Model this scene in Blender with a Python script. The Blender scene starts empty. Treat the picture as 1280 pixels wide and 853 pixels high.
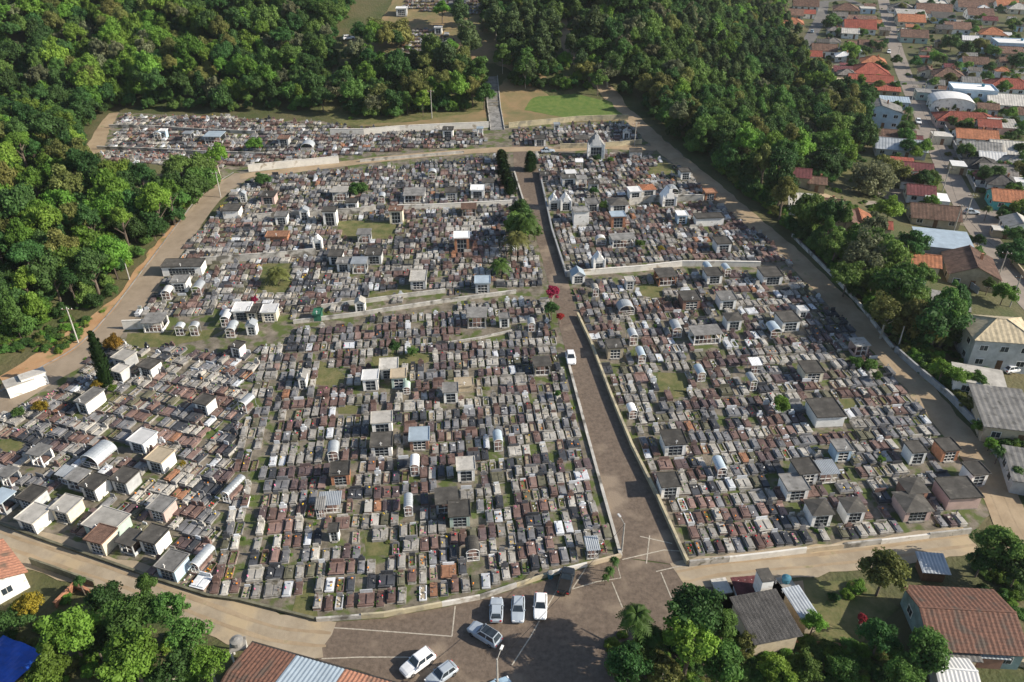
import bpy, math, random, colorsys
import numpy as np
from mathutils import Vector, Matrix
random.seed(7); rng = np.random.default_rng(7)
SC = bpy.context.scene
COL = SC.collection
PI = math.pi
# ------------------------------------------------------------------ camera
F = 995.6; CH = 85.0; TH = math.radians(32)
cam = bpy.data.cameras.new('camera'); cam.lens = 28; cam.sensor_width = 36
cam.clip_end = 9000; cam.clip_start = 1
co = bpy.data.objects.new('camera', cam); COL.objects.link(co)
co.location = (0, 0, CH); co.rotation_euler = (PI/2-TH, 0, 0); SC.camera = co
# ------------------------------------------------------------------ light
SUN_EL = math.radians(29); SUN_DIR = Vector((math.cos(math.radians(-8))*math.cos(SUN_EL), math.sin(math.radians(-8))*math.cos(SUN_EL), math.sin(SUN_EL)))
w = bpy.data.worlds.new('World'); SC.world = w; w.use_nodes = True
nt = w.node_tree; bg = nt.nodes['Background']
sky = nt.nodes.new('ShaderNodeTexSky'); sky.sky_type = 'NISHITA'; sky.sun_disc = False
sky.sun_elevation = SUN_EL; sky.sun_rotation = math.radians(98); sky.dust_density = 1.0
nt.links.new(sky.outputs[0], bg.inputs[0]); bg.inputs[1].default_value = 0.095
sl = bpy.data.lights.new('sun', 'SUN'); sl.energy = 5.0; sl.angle = math.radians(.5); sl.color = (1, .91, .78)
so = bpy.data.objects.new('sun', sl); COL.objects.link(so); so.rotation_euler = SUN_DIR.to_track_quat('Z', 'Y').to_euler()
SC.view_settings.view_transform = 'Standard'; SC.view_settings.look = 'None'; SC.view_settings.exposure = .52; SC.view_settings.gamma = 1
SC.cycles.max_bounces = 4; SC.cycles.diffuse_bounces = 2; SC.cycles.glossy_bounces = 2; SC.cycles.transmission_bounces = 2
SC.cycles.transparent_max_bounces = 4
# ------------------------------------------------------------------ terrain
def sstep(a, b, x):
    t = np.clip((x-a)/(b-a), 0, 1); return t*t*(3-2*t)
RX = ([60, 140, 175, 210, 250, 300, 400, 700], [76, 75, 68, 58, 46, 36, 60, 150])
def terr(X, Y):
    X = np.asarray(X, float); Y = np.asarray(Y, float)
    ramp = .055*np.clip(Y-78, 0, 182)
    xr = np.interp(Y, *RX)
    east = 1-sstep(xr+6, xr+50, X)
    z = ramp*east
    hill = 60*(1-np.exp(-.34*np.clip(Y-266, 0, 600)/60))
    z = z+hill*(1-sstep(20, 105, X-.15*(Y-266)))
    xl = -86+(Y-111)*.2
    lh = 40*(1-np.exp(-.2*np.clip(xl-12-X, 0, 600)/40))
    z = z+lh*(1-sstep(203, 228, Y))+lh*sstep(150, 190, -X)*sstep(203, 228, Y)*.7
    z = z+.25*np.sin(X*.13+1)*np.sin(Y*.11)*sstep(262, 290, Y)
    return z*sstep(-60, 30, Y)
S = 3.0
xi = np.arange(-420, 481, S); yi = np.arange(24, 661, S)
xs = np.concatenate([[-4500, -2500, -1400, -900, -650, -500], xi, [520, 600, 750, 1000, 1500, 2500, 4500]])
ys = np.concatenate([[-3000, -1200, -400, -100, -30], yi, [700, 780, 900, 1100, 1500, 2300, 3500, 5500]])
GZ = terr(*np.meshgrid(xi, yi))           # [iy, ix]
def zt(x, y):
    x = np.clip(np.asarray(x, float), xi[0], xi[-1]-.01); y = np.clip(np.asarray(y, float), yi[0], yi[-1]-.01)
    fx = (x-xi[0])/S; fy = (y-yi[0])/S; ix = fx.astype(int); iy = fy.astype(int); a = fx-ix; b = fy-iy
    z00 = GZ[iy, ix]; z10 = GZ[iy, ix+1]; z01 = GZ[iy+1, ix]; z11 = GZ[iy+1, ix+1]
    return np.where(a >= b, z00+(z10-z00)*a+(z11-z10)*b, z00+(z11-z01)*a+(z01-z00)*b)
def ray(px, py):
    dx = (px-640)/F; dv = -(py-426.5)/F; c, s = math.cos(TH), math.sin(TH)
    return np.array([dx, c+dv*s, -s+dv*c])
_T = np.concatenate([np.arange(60, 420, .5), np.arange(420, 900, 1.5)])
def P(px, py, h=0.0):
    """point of the place h metres above the ground seen at this direction"""
    d = ray(px, py); X = d[0]*_T; Y = d[1]*_T; Z = CH+d[2]*_T
    g = Z-zt(X, Y)-h; k = np.argmax(g < 0)
    if g[k] >= 0: k = len(_T)-1
    k = max(k, 1); f = g[k-1]/(g[k-1]-g[k]+1e-9); t = _T[k-1]+(_T[k]-_T[k-1])*f
    x, y = d[0]*t, d[1]*t
    return Vector((x, y, float(zt(x, y))))
def proj(x, y, z):
    c, s = math.cos(TH), math.sin(TH); zz = z-CH
    dep = y*c-zz*s; up = y*s+zz*c
    return 640+F*x/dep, 426.5-F*up/dep, dep
def scale_at(p): return F/(p[1]*math.cos(TH)-(p[2]-CH)*math.sin(TH))
def inpoly(x, y, poly):
    x = np.asarray(x); y = np.asarray(y); r = np.zeros(x.shape, bool); n = len(poly); j = n-1
    for i in range(n):
        xa, ya = poly[i][:2]; xb, yb = poly[j][:2]
        m = ((ya > y) != (yb > y)); r ^= m & (x < (xb-xa)*(y-ya)/((yb-ya) if yb != ya else 1e-9)+xa); j = i
    return r
# ------------------------------------------------------------------ materials
M = {}
def mat(name, c, rough=.8, var=.35, sc=1.2, rnd=.25, bump=0, c2=None, metal=0, spec=.3, sc2=None, wave=None, trans=0, stain=None):
    m = bpy.data.materials.new(name); m.use_nodes = True; M[name] = m
    N = m.node_tree.nodes; L = m.node_tree.links; b = N['Principled BSDF']
    b.inputs['Roughness'].default_value = rough; b.inputs['Metallic'].default_value = metal
    b.inputs['Specular IOR Level'].default_value = spec
    tc = N.new('ShaderNodeTexCoord'); no = N.new('ShaderNodeTexNoise'); no.inputs['Scale'].default_value = sc
    no.inputs['Detail'].default_value = 6; no.inputs['Roughness'].default_value = .65
    L.new(tc.outputs['Object'], no.inputs['Vector'])
    rp = N.new('ShaderNodeValToRGB'); L.new(no.outputs['Fac'], rp.inputs[0])
    lo = [x*(1-var) for x in c]; hi = [min(1, x*(1+var)) for x in c]
    if c2: lo, hi = list(c), list(c2)
    rp.color_ramp.elements[0].position = .32; rp.color_ramp.elements[1].position = .68
    rp.color_ramp.elements[0].color = (*lo, 1); rp.color_ramp.elements[1].color = (*hi, 1)
    out = rp.outputs[0]
    if stain:
        n2 = N.new('ShaderNodeTexNoise'); n2.inputs['Scale'].default_value = stain[1]; n2.inputs['Detail'].default_value = 5
        L.new(tc.outputs['Object'], n2.inputs['Vector'])
        r2 = N.new('ShaderNodeValToRGB'); r2.color_ramp.elements[0].position = stain[2]; r2.color_ramp.elements[1].position = stain[2]+.12
        L.new(n2.outputs['Fac'], r2.inputs[0]); mx = N.new('ShaderNodeMix'); mx.data_type = 'RGBA'
        L.new(r2.outputs[0], mx.inputs[0]); L.new(out, mx.inputs[6]); mx.inputs[7].default_value = (*stain[0], 1); out = mx.outputs[2]
    if wave:
        wv = N.new('ShaderNodeTexWave'); wv.bands_direction = wave[0]; wv.inputs['Scale'].default_value = wave[1]; wv.inputs['Distortion'].default_value = .3
        L.new(tc.outputs['Object'], wv.inputs['Vector'])
        bp = N.new('ShaderNodeBump'); bp.inputs['Strength'].default_value = .8; bp.inputs['Distance'].default_value = wave[2]
        L.new(wv.outputs['Fac'], bp.inputs['Height']); L.new(bp.outputs[0], b.inputs['Normal'])
    if rnd:
        oi = N.new('ShaderNodeObjectInfo'); mr = N.new('ShaderNodeMapRange'); mr.inputs['To Min'].default_value = 1-rnd; mr.inputs['To Max'].default_value = 1+rnd
        L.new(oi.outputs['Random'], mr.inputs[0]); hs = N.new('ShaderNodeHueSaturation'); L.new(mr.outputs[0], hs.inputs['Value']); L.new(out, hs.inputs['Color'])
        if trans:
            mr2 = N.new('ShaderNodeMapRange'); mr2.inputs['From Max'].default_value = .1; mr2.inputs['To Min'].default_value = .475; mr2.inputs['To Max'].default_value = .515
            fr = N.new('ShaderNodeMath'); fr.operation = 'FRACT'; ml = N.new('ShaderNodeMath'); ml.operation = 'MULTIPLY'; ml.inputs[1].default_value = 7.3
            L.new(oi.outputs['Random'], ml.inputs[0]); L.new(ml.outputs[0], fr.inputs[0]); mr2.inputs['From Max'].default_value = 1
            L.new(fr.outputs[0], mr2.inputs[0]); L.new(mr2.outputs[0], hs.inputs['Hue'])
        out = hs.outputs[0]
    L.new(out, b.inputs['Base Color'])
    if bump:
        bp = N.new('ShaderNodeBump'); bp.inputs['Strength'].default_value = .7; bp.inputs['Distance'].default_value = bump
        n3 = N.new('ShaderNodeTexNoise'); n3.inputs['Scale'].default_value = sc2 or sc*4; n3.inputs['Detail'].default_value = 4
        L.new(tc.outputs['Object'], n3.inputs['Vector']); L.new(n3.outputs['Fac'], bp.inputs['Height']); L.new(bp.outputs[0], b.inputs['Normal'])
    if trans:
        t = N.new('ShaderNodeBsdfTranslucent'); L.new(out, t.inputs[0]); ms = N.new('ShaderNodeMixShader'); ms.inputs[0].default_value = trans
        L.new(b.outputs[0], ms.inputs[1]); L.new(t.outputs[0], ms.inputs[2]); L.new(ms.outputs[0], N['Material Output'].inputs[0])
    return m
def leaf(name, c, var=.45, rnd=.3, sc=.6): return mat(name, c, rough=.6, var=var, sc=sc, rnd=rnd, spec=.2, trans=.36)
mat('ground', (.05, .075, .02), c2=(.13, .11, .055), sc=.08, rnd=0, bump=.3, sc2=1.5)
mat('cement_ground', (.09, .08, .055), c2=(.25, .215, .17), sc=.6, rnd=0, bump=.05, stain=((.085, .11, .03), .45, .47))
mat('cobble', (.105, .08, .06), c2=(.185, .142, .108), sc=1.6, rnd=0, bump=.05, sc2=4, stain=((.26, .205, .15), .16, .55))
mat('dirt', (.27, .20, .125), c2=(.40, .31, .205), sc=.25, rnd=0, bump=.06, stain=((.25, .22, .12), .5, .62))
mat('dirt_road', (.29, .235, .165), c2=(.40, .335, .245), sc=.3, rnd=0, bump=.05, stain=((.42, .33, .21), .15, .5))
mat('orange_soil', (.36, .20, .095), c2=(.46, .30, .17), sc=.2, rnd=0, bump=.12, stain=((.16, .17, .06), .35, .56))
mat('hill_soil', (.30, .20, .11), c2=(.14, .14, .06), sc=.12, rnd=0, bump=.1)
mat('asphalt', (.11, .105, .10), c2=(.17, .16, .145), sc=.5, rnd=0)
mat('town_paving', (.21, .18, .155), c2=(.29, .25, .21), sc=.4, rnd=0)
mat('road_concrete', (.24, .19, .135), c2=(.33, .265, .195), sc=.3, rnd=0)
mat('grass', (.07, .095, .025), c2=(.19, .165, .075), sc=.5, rnd=0, bump=.08)
mat('lawn', (.07, .135, .025), c2=(.15, .19, .05), sc=.6, rnd=0, bump=.08)
mat('paint_line', (.42, .38, .31), sc=3, rnd=0)
mat('sand', (.33, .28, .20), sc=1, rnd=.1)
# stone colours
mat('brown_granite', (.165, .11, .094), rough=.45, var=.45, sc=.55, rnd=.25)
mat('plum_granite', (.125, .092, .09), rough=.45, var=.4, sc=.6, rnd=.25)
mat('dark_granite', (.065, .068, .075), rough=.35, var=.4, sc=.6)
mat('grey_granite', (.20, .20, .205), rough=.5, var=.4, sc=.6)
mat('grey_cement', (.30, .285, .26), var=.4, sc=.7, stain=((.13, .12, .09), 1.1, .55))
mat('pale_cement', (.43, .41, .37), var=.3, sc=.7, stain=((.2, .19, .15), 1.3, .58))
mat('white_tile', (.60, .62, .64), rough=.4, var=.2, sc=1)
mat('mossy_cement', (.13, .125, .085), var=.45, sc=.8)
mat('rose_granite', (.25, .17, .145), rough=.5, var=.35, sc=.6)
mat('terracotta', (.33, .17, .10), var=.3, sc=1.5, stain=((.15, .1, .07), 1.1, .6))
mat('blue_tile', (.22, .31, .37), rough=.4, var=.2)
mat('white_paint', (.80, .79, .76), var=.12, sc=.8, rnd=.08, stain=((.40, .38, .33), .9, .60))
mat('cream_paint', (.66, .60, .47), var=.15, sc=.8, rnd=.08, stain=((.38, .34, .27), .9, .62))
mat('grey_paint', (.42, .43, .43), var=.2, sc=.8)
mat('pale_blue_paint', (.42, .55, .66), var=.12, sc=.8, rnd=.05)
mat('mint_paint', (.42, .52, .46), var=.12, sc=.8, rnd=.05)
mat('teal_paint', (.10, .42, .42), var=.15, sc=.8, rnd=.05)
mat('pink_paint', (.52, .38, .34), var=.12, sc=.8, rnd=.05)
mat('brick', (.40, .19, .11), var=.3, sc=2)
mat('beige_render', (.42, .35, .25), var=.2, sc=.7, stain=((.25, .21, .16), .7, .58))
mat('brown_paint', (.26, .15, .11), var=.2)
mat('old_wall', (.45, .43, .39), var=.3, sc=.5, rnd=0, bump=.03, stain=((.15, .14, .12), .45, .52))
mat('white_wall', (.68, .65, .59), var=.15, sc=.5, rnd=0, stain=((.36, .31, .24), .5, .58))
mat('yellow_wall', (.48, .42, .28), var=.2, sc=.6, rnd=0, stain=((.3, .27, .2), .5, .5))
mat('grey_wall', (.30, .31, .32), var=.25, sc=.4, rnd=0, stain=((.12, .12, .11), .4, .55))
mat('roof_dark', (.075, .07, .062), var=.4, sc=.6, stain=((.15, .14, .12), 1, .6))
mat('roof_grey', (.21, .205, .195), var=.35, sc=.6, stain=((.09, .09, .08), .9, .58))
mat('roof_pale', (.44, .42, .38), var=.25, sc=.6, stain=((.24, .23, .2), .8, .6))
mat('roof_white', (.70, .70, .69), var=.12, sc=.6)
mat('zinc', (.42, .45, .47), rough=.45, var=.2, sc=.5, metal=.3, rnd=.2)
mat('zinc_blue', (.42, .50, .56), rough=.4, var=.15, sc=.5, metal=.2, rnd=.1)
TW = ('X', 9, .12)
mat('tile_red', (.34, .095, .065), var=.3, sc=.6, rnd=.2, wave=('X', 6, .1), stain=((.2, .08, .06), .5, .62))
mat('tile_orange', (.46, .19, .10), var=.3, sc=.7, rnd=.15, wave=('X', 6, .1), stain=((.3, .13, .08), .6, .62))
mat('tile_brown', (.19, .115, .085), var=.4, sc=.8, rnd=.25, wave=('X', 6, .1), stain=((.33, .2, .14), .9, .6))
mat('tile_maroon', (.17, .055, .06), var=.3, sc=.8, rnd=.2, wave=('X', 6, .1))
mat('tile_grey', (.22, .205, .19), var=.35, sc=.8, rnd=.25, wave=('X', 6, .1))
mat('tile_dark', (.085, .082, .08), var=.35, sc=.8, rnd=.25, wave=('X', 6, .1))
mat('tile_beige', (.45, .38, .26), var=.3, sc=1, rnd=.1)
mat('clay_old', (.09, .052, .04), c2=(.22, .11, .075), sc=2.6, rnd=0, stain=((.10, .075, .06), .45, .54))
mat('clay_mix', (.26, .13, .09), c2=(.50, .24, .15), sc=3, rnd=0, stain=((.16, .11, .08), .4, .56))
mat('glass', (.03, .04, .05), rough=.08, var=.3, spec=.6)
mat('door_metal', (.30, .32, .33), rough=.4)
mat('door_dark', (.05, .045, .04), rough=.5)
mat('wood', (.16, .09, .05)); mat('bark', (.14, .11, .085), sc=3, var=.4); mat('pale_bark', (.38, .34, .28), sc=3)
mat('grey_teal', (.17, .25, .25), sc=.7, rnd=0)
mat('pole_concrete', (.40, .385, .35), rnd=.1)
mat('rubber', (.015, .015, .016)); mat('chrome', (.5, .5, .5), rough=.25, metal=.9)
for n, c in dict(car_white=(.78, .79, .80), car_silver=(.38, .43, .48), car_blue=(.30, .42, .52), car_black=(.02, .025, .03), car_red=(.4, .03, .03)).items():
    mat(n, c, rough=.25, var=.03, rnd=0, spec=.6)
mat('lamp_lens', (.8, .8, .78), rough=.3); mat('tail_lens', (.45, .02, .02), rough=.3)
for n, c in dict(fl_red=(.6, .03, .04), fl_yellow=(.75, .5, .04), fl_pink=(.7, .2, .35), fl_white=(.8, .8, .76), fl_orange=(.75, .25, .03), fl_green=(.06, .15, .03), fl_purple=(.3, .1, .4)).items():
    mat(n, c, rnd=0, sc=5)
mat('blue_tarp', (.02, .09, .42), rough=.5, var=.3, sc=.5); mat('tank_blue', (.05, .17, .24)); mat('tank_grey', (.33, .32, .30))
mat('green_net', (.03, .12, .075), rough=.7)
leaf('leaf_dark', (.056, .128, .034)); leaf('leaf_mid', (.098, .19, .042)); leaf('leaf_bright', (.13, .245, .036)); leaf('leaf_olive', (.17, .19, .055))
leaf('leaf_dry', (.17, .19, .10)); leaf('leaf_pine', (.09, .145, .055)); leaf('leaf_palm', (.06, .13, .025)); leaf('leaf_cypress', (.035, .07, .02)); leaf('leaf_red', (.38, .035, .05)); leaf('leaf_yellow', (.3, .22, .03))
# ------------------------------------------------------------------ mesh helpers
hm = bpy.data.materials.new('haze'); hm.use_nodes = True; M['haze'] = hm
for n_ in list(hm.node_tree.nodes):
    if n_.type == 'BSDF_PRINCIPLED': hm.node_tree.nodes.remove(n_)
pv = hm.node_tree.nodes.new('ShaderNodeVolumePrincipled'); pv.inputs['Color'].default_value = (.86, .92, 1, 1); pv.inputs['Density'].default_value = .00007; pv.inputs['Anisotropy'].default_value = .2
hm.node_tree.links.new(pv.outputs[0], hm.node_tree.nodes['Material Output'].inputs['Volume'])
class MB:
    def __init__(s): s.v = []; s.f = []
    def quad(s, *p):
        n = len(s.v); s.v += [tuple(q) for q in p]; s.f.append(tuple(range(n, n+len(p)))); return s
    def box(s, x0, x1, y0, y1, z0, z1, T=None):
        n = len(s.v); c = [(x0, y0, z0), (x1, y0, z0), (x1, y1, z0), (x0, y1, z0), (x0, y0, z1), (x1, y0, z1), (x1, y1, z1), (x0, y1, z1)]
        if T is not None: c = [tuple(T @ Vector(p)) for p in c]
        s.v += c; s.f += [tuple(n+i for i in q) for q in ((0, 3, 2, 1), (4, 5, 6, 7), (0, 1, 5, 4), (1, 2, 6, 5), (2, 3, 7, 6), (3, 0, 4, 7))]; return s
    def cbox(s, c, d, T=None): return s.box(c[0]-d[0]/2, c[0]+d[0]/2, c[1]-d[1]/2, c[1]+d[1]/2, c[2]-d[2]/2, c[2]+d[2]/2, T)
    def tube(s, a, b, r0, r1=None, n=6, cap=True):
        a, b = Vector(a), Vector(b); r1 = r0 if r1 is None else r1; d = (b-a).normalized(); u = d.orthogonal().normalized(); w_ = d.cross(u); k = len(s.v)
        for p, r in ((a, r0), (b, r1)):
            for i in range(n): t = 2*PI*i/n; s.v.append(tuple(p+u*math.cos(t)*r+w_*math.sin(t)*r))
        for i in range(n): j = (i+1) % n; s.f.append((k+i, k+j, k+n+j, k+n+i))
        if cap: s.f.append(tuple(k+n+i for i in range(n))); s.f.append(tuple(k+n-1-i for i in range(n)))
        return s
    def slab(s, p, t):
        """a plate: polygon p extruded down by t"""
        n = len(s.v); m = len(p); s.v += [tuple(q) for q in p]+[(q[0], q[1], q[2]-t) for q in p]
        s.f.append(tuple(range(n, n+m))); s.f.append(tuple(n+2*m-1-i for i in range(m)))
        for i in range(m): j = (i+1) % m; s.f.append((n+i, n+m+i, n+m+j, n+j))
        return s
    def mesh(s, name, m):
        me = bpy.data.meshes.new(name); me.from_pydata(s.v, [], s.f); me.materials.append(M[m]); return me
def obj(name, me, parent=None, loc=None, rz=0, label=None):
    o = bpy.data.objects.new(name, me); COL.objects.link(o)
    if parent is not None: o.parent = parent
    if loc is not None: o.location = loc
    if rz: o.rotation_euler[2] = rz
    if label: o['label'] = label
    return o
def part(parent, name, mb, m, label=None): return obj(name, mb.mesh(name, m), parent, label=label)
def tag(o, label=None, cat=None, group=None, kind=None):
    if label: o['label'] = label
    if cat: o['category'] = cat
    if group: o['group'] = group
    if kind: o['kind'] = kind
    return o
def thing(name, loc, rz=0, label=None, cat=None, group=None):
    o = bpy.data.objects.new(name, None); o.empty_display_size = .5; COL.objects.link(o); o.location = loc; o.rotation_euler[2] = rz
    return tag(o, label, cat, group)
def npmesh(name, V, Q, mats=None, midx=None):
    """numpy mesh: V (n,3), Q (m,3|4)"""
    me = bpy.data.meshes.new(name); V = np.asarray(V, np.float32); Q = np.asarray(Q, np.int32); k = Q.shape[1]
    me.vertices.add(len(V)); me.vertices.foreach_set('co', V.ravel()); me.loops.add(Q.size); me.loops.foreach_set('vertex_index', Q.ravel())
    me.polygons.add(len(Q)); me.polygons.foreach_set('loop_start', np.arange(0, Q.size, k, dtype=np.int32))
    try: me.polygons.foreach_set('loop_total', np.full(len(Q), k, np.int32))
    except Exception: pass
    for m in mats or []: me.materials.append(M[m])
    if midx is not None: me.polygons.foreach_set('material_index', np.asarray(midx, np.int32))
    me.update(calc_edges=True); me.shade_flat(); return me
ORD = 'first second third fourth fifth sixth seventh eighth ninth tenth eleventh twelfth'.split()
def ordn(i):
    if i < 12: return ORD[i]
    n = i+1; return f"{n}{'th' if 10 < n % 100 < 14 else {1:'st',2:'nd',3:'rd'}.get(n % 10, 'th')}"
# ------------------------------------------------------------------ ground sheet
def build_ground():
    XX, YY = np.meshgrid(xs, ys); Z = terr(np.clip(XX, xi[0], xi[-1]), np.clip(YY, -60, yi[-1])); nx = len(xs); ny = len(ys)
    fade = (1-sstep(480, 1400, np.abs(XX)))*(1-sstep(660, 2000, YY)); Z = Z*fade
    V = np.stack([XX, YY, Z], -1).reshape(-1, 3); i = np.arange(nx*ny).reshape(ny, nx)
    a, b, c, d = i[:-1, :-1].ravel(), i[:-1, 1:].ravel(), i[1:, 1:].ravel(), i[1:, :-1].ravel()
    T = np.concatenate([np.stack([a, b, c], -1), np.stack([a, c, d], -1)])
    o = obj('ground', npmesh('ground', V, T, ['ground'])); o['kind'] = 'structure'
build_ground()
def clip_half(poly, ax, ay, bx, by):
    out = []; n = len(poly)
    if not n: return out
    pr = poly[-1]; dp = (bx-ax)*(pr[1]-ay)-(by-ay)*(pr[0]-ax)
    for q in poly:
        dq = (bx-ax)*(q[1]-ay)-(by-ay)*(q[0]-ax)
        if (dq >= 0) != (dp >= 0): t = dp/(dp-dq); out.append((pr[0]+(q[0]-pr[0])*t, pr[1]+(q[1]-pr[1])*t))
        if dq >= 0: out.append(q)
        pr, dp = q, dq
    return out
def rough_edge(poly, amp, step=2.0):
    out = []; n = len(poly)
    for i in range(n):
        a = Vector(poly[i][:2]); b = Vector(poly[(i+1) % n][:2]); k = max(1, int((b-a).length/step))
        for j in range(k):
            p = a.lerp(b, j/k); out.append((p.x+random.uniform(-amp, amp), p.y+random.uniform(-amp, amp)))
    return out
def drape(name, poly, off, m, amp=0, kind='structure', parent=None):
    """a sheet lying exactly on the ground triangles, off metres above them"""
    poly = [(p[0], p[1]) for p in poly]
    if amp: poly = rough_edge(poly, amp)
    X = [p[0] for p in poly]; Y = [p[1] for p in poly]; V = []; Fc = []
    for jx in range(int((min(X)-xi[0])/S), int((max(X)-xi[0])/S)+1):
        x0 = xi[0]+jx*S; col = clip_half(clip_half(poly, x0, 1e4, x0, -1e4), x0+S, -1e4, x0+S, 1e4)
        if len(col) < 3: continue
        cy = [p[1] for p in col]
        for jy in range(int((min(cy)-yi[0])/S), int((max(cy)-yi[0])/S)+1):
            y0 = yi[0]+jy*S; cell = clip_half(clip_half(col, -1e4, y0, 1e4, y0), 1e4, y0+S, -1e4, y0+S)
            if len(cell) < 3: continue
            for sgn in (0, 1):
                t = clip_half(cell, x0, y0, x0+S, y0+S) if sgn else clip_half(cell, x0+S, y0+S, x0, y0)
                if len(t) < 3: continue
                ar = sum(t[i-1][0]*t[i][1]-t[i][0]*t[i-1][1] for i in range(len(t)))
                if abs(ar) < 1e-4: continue
                if ar < 0: t = t[::-1]
                n = len(V); V += t; Fc.append(tuple(range(n, n+len(t))))
    VA = np.array(V); Z = zt(VA[:, 0], VA[:, 1])+off
    me = bpy.data.meshes.new(name); me.from_pydata(np.column_stack([VA, Z]).tolist(), [], Fc); me.materials.append(M[m])
    o = obj(name, me, parent)
    if kind: o['kind'] = kind
    return o
def W(pts): return [P(*p) for p in pts]
def strip(pts, wd):
    """polygon round a line of ground points; wd one width or one per point"""
    p = [Vector(q[:2]) for q in pts]; n = len(p); L_, R_ = [], []
    for i in range(n):
        d = (p[min(i+1, n-1)]-p[max(i-1, 0)]).normalized(); nr = Vector((-d.y, d.x)); h = (wd if not isinstance(wd, (list, tuple)) else wd[i])/2
        L_.append(p[i]+nr*h); R_.append(p[i]-nr*h)
    return L_+R_[::-1]
def smooth(pts, k=4):
    out = []; n = len(pts); q = [Vector(p) for p in pts]
    for i in range(n-1):
        p0, p1, p2, p3 = q[max(i-1, 0)], q[i], q[i+1], q[min(i+2, n-1)]
        for j in range(k):
            t = j/k; out.append(.5*((2*p1)+(p2-p0)*t+(2*p0-5*p1+4*p2-p3)*t*t+(3*p1-p0-3*p2+p3)*t**3))
    return out+[q[-1]]
# cemetery floor and the roads
CEM = [(0, 655), (130, 700), (262, 745), (395, 777), (600, 752), (775, 697), (860, 708), (1212, 667), (1243, 640), (1130, 475), (1000, 330), (905, 245), (850, 190), (800, 150), (615, 158), (455, 165), (405, 152), (145, 141), (112, 195), (250, 215), (300, 225), (250, 290), (200, 345), (150, 405), (60, 480), (0, 530)]
drape('cemetery_ground', W(CEM), .03, 'cement_ground', .3)
AVP = [(775, 697), (752, 610), (733, 540), (716, 475), (707, 440), (690, 370), (668, 290), (643, 215), (640, 178)]
AVQ = [(655, 178), (674, 215), (690, 290), (710, 350), (722, 395), (738, 430), (765, 500), (790, 560), (820, 620), (860, 708)]
PLAZA = [(395, 777), (480, 772), (600, 750), (775, 697)]
plaza = W([(330, 775), (395, 779), (480, 773), (600, 751), (775, 697), (860, 709), (960, 700), (1000, 740), (880, 853), (860, 940), (400, 940), (470, 845), (400, 826)])
drape('avenue', W(AVP+AVQ), .05, 'cobble', .08)
drape('plaza', plaza, .045, 'cobble', .1)
fr = smooth(W([(-140, 618), (-60, 650), (0, 674), (60, 694), (130, 717), (200, 742), (270, 768), (340, 792), (410, 800)]))
drape('front_dirt_road', strip(fr, 6.0), .06, 'dirt_road', .4)
fr2 = smooth(W([(850, 722), (900, 712), (960, 706), (1030, 700), (1100, 692), (1160, 682), (1215, 675)]))
drape('side_dirt_road', strip(fr2, 5.2), .062, 'dirt_road', .4)
rr = smooth(W([(1290, 700), (1264, 655), (1246, 615), (1226, 576), (1178, 520), (1151, 487), (1119, 450), (1085, 415), (1030, 360), (985, 315), (925, 265), (880, 225), (835, 190), (800, 158), (768, 125), (735, 90), (710, 55), (698, 20), (690, -20)]), 3)
drape('hill_dirt_road', strip(rr, [5.4]*16+[5.6]*(len(rr)-16)), .064, 'dirt', .35)
lr = smooth(W([(-60, 560), (0, 508), (55, 472), (110, 440), (150, 400), (195, 340), (235, 285), (262, 250), (290, 228), (305, 218)]), 4)
drape('west_road', strip(lr, 5.8), .06, 'road_concrete', .12)
drape('west_road_kerb', strip([p+Vector((-3.1, 1.0, 0)) for p in lr[4:]], .35), .16, 'pale_cement')
r3 = smooth(W([(300, 221), (360, 214), (430, 205), (500, 197), (570, 191), (640, 187), (700, 187), (760, 184), (820, 186)]), 3)
drape('upper_road', strip(r3, 3.7), .068, 'dirt', .2)
drape('orange_verge', W([(0, 470), (40, 445), (100, 405), (150, 370), (172, 335), (205, 292), (240, 262), (262, 240), (275, 225), (290, 222), (262, 262), (225, 300), (195, 330), (150, 395), (105, 432), (40, 475), (0, 505)]), .055, 'orange_soil', .5)
drape('slope_soil', W([(430, 158), (520, 152), (600, 140), (612, 120), (640, 90), (700, 128), (740, 140), (770, 120), (800, 150), (620, 157)]), .05, 'hill_soil', .5)
drape('green_slope', W([(655, 138), (665, 122), (720, 118), (765, 128), (780, 145), (720, 150)]), .08, 'lawn', .4)
drape('grass_slope', W([(420, 70), (600, 100), (610, 140), (520, 152), (430, 158), (400, 140)]), .04, 'grass', .5)
drape('hilltop_soil', W([(425, 50), (470, 45), (480, 20), (500, -15), (650, -15), (660, 30), (690, 60), (680, 110), (620, 80), (560, 72), (490, 70), (430, 58)]), .09, 'hill_soil', .5)
drape('yard_grass', W([(1000, 730), (1075, 722), (1120, 760), (1080, 800), (1010, 805), (990, 760)]), .04, 'grass', .5)
drape('yard_soil', W([(890, 735), (1000, 725), (1010, 775), (930, 830), (900, 780)]), .045, 'dirt', .4)
drape('west_terrace_soil', W([(104, 192), (116, 168), (136, 142), (150, 141), (136, 165), (118, 198)]), .06, 'dirt', .4)
drape('west_terrace_grass', W([(95, 200), (104, 192), (118, 198), (112, 208)]), .05, 'grass', .4)
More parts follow.
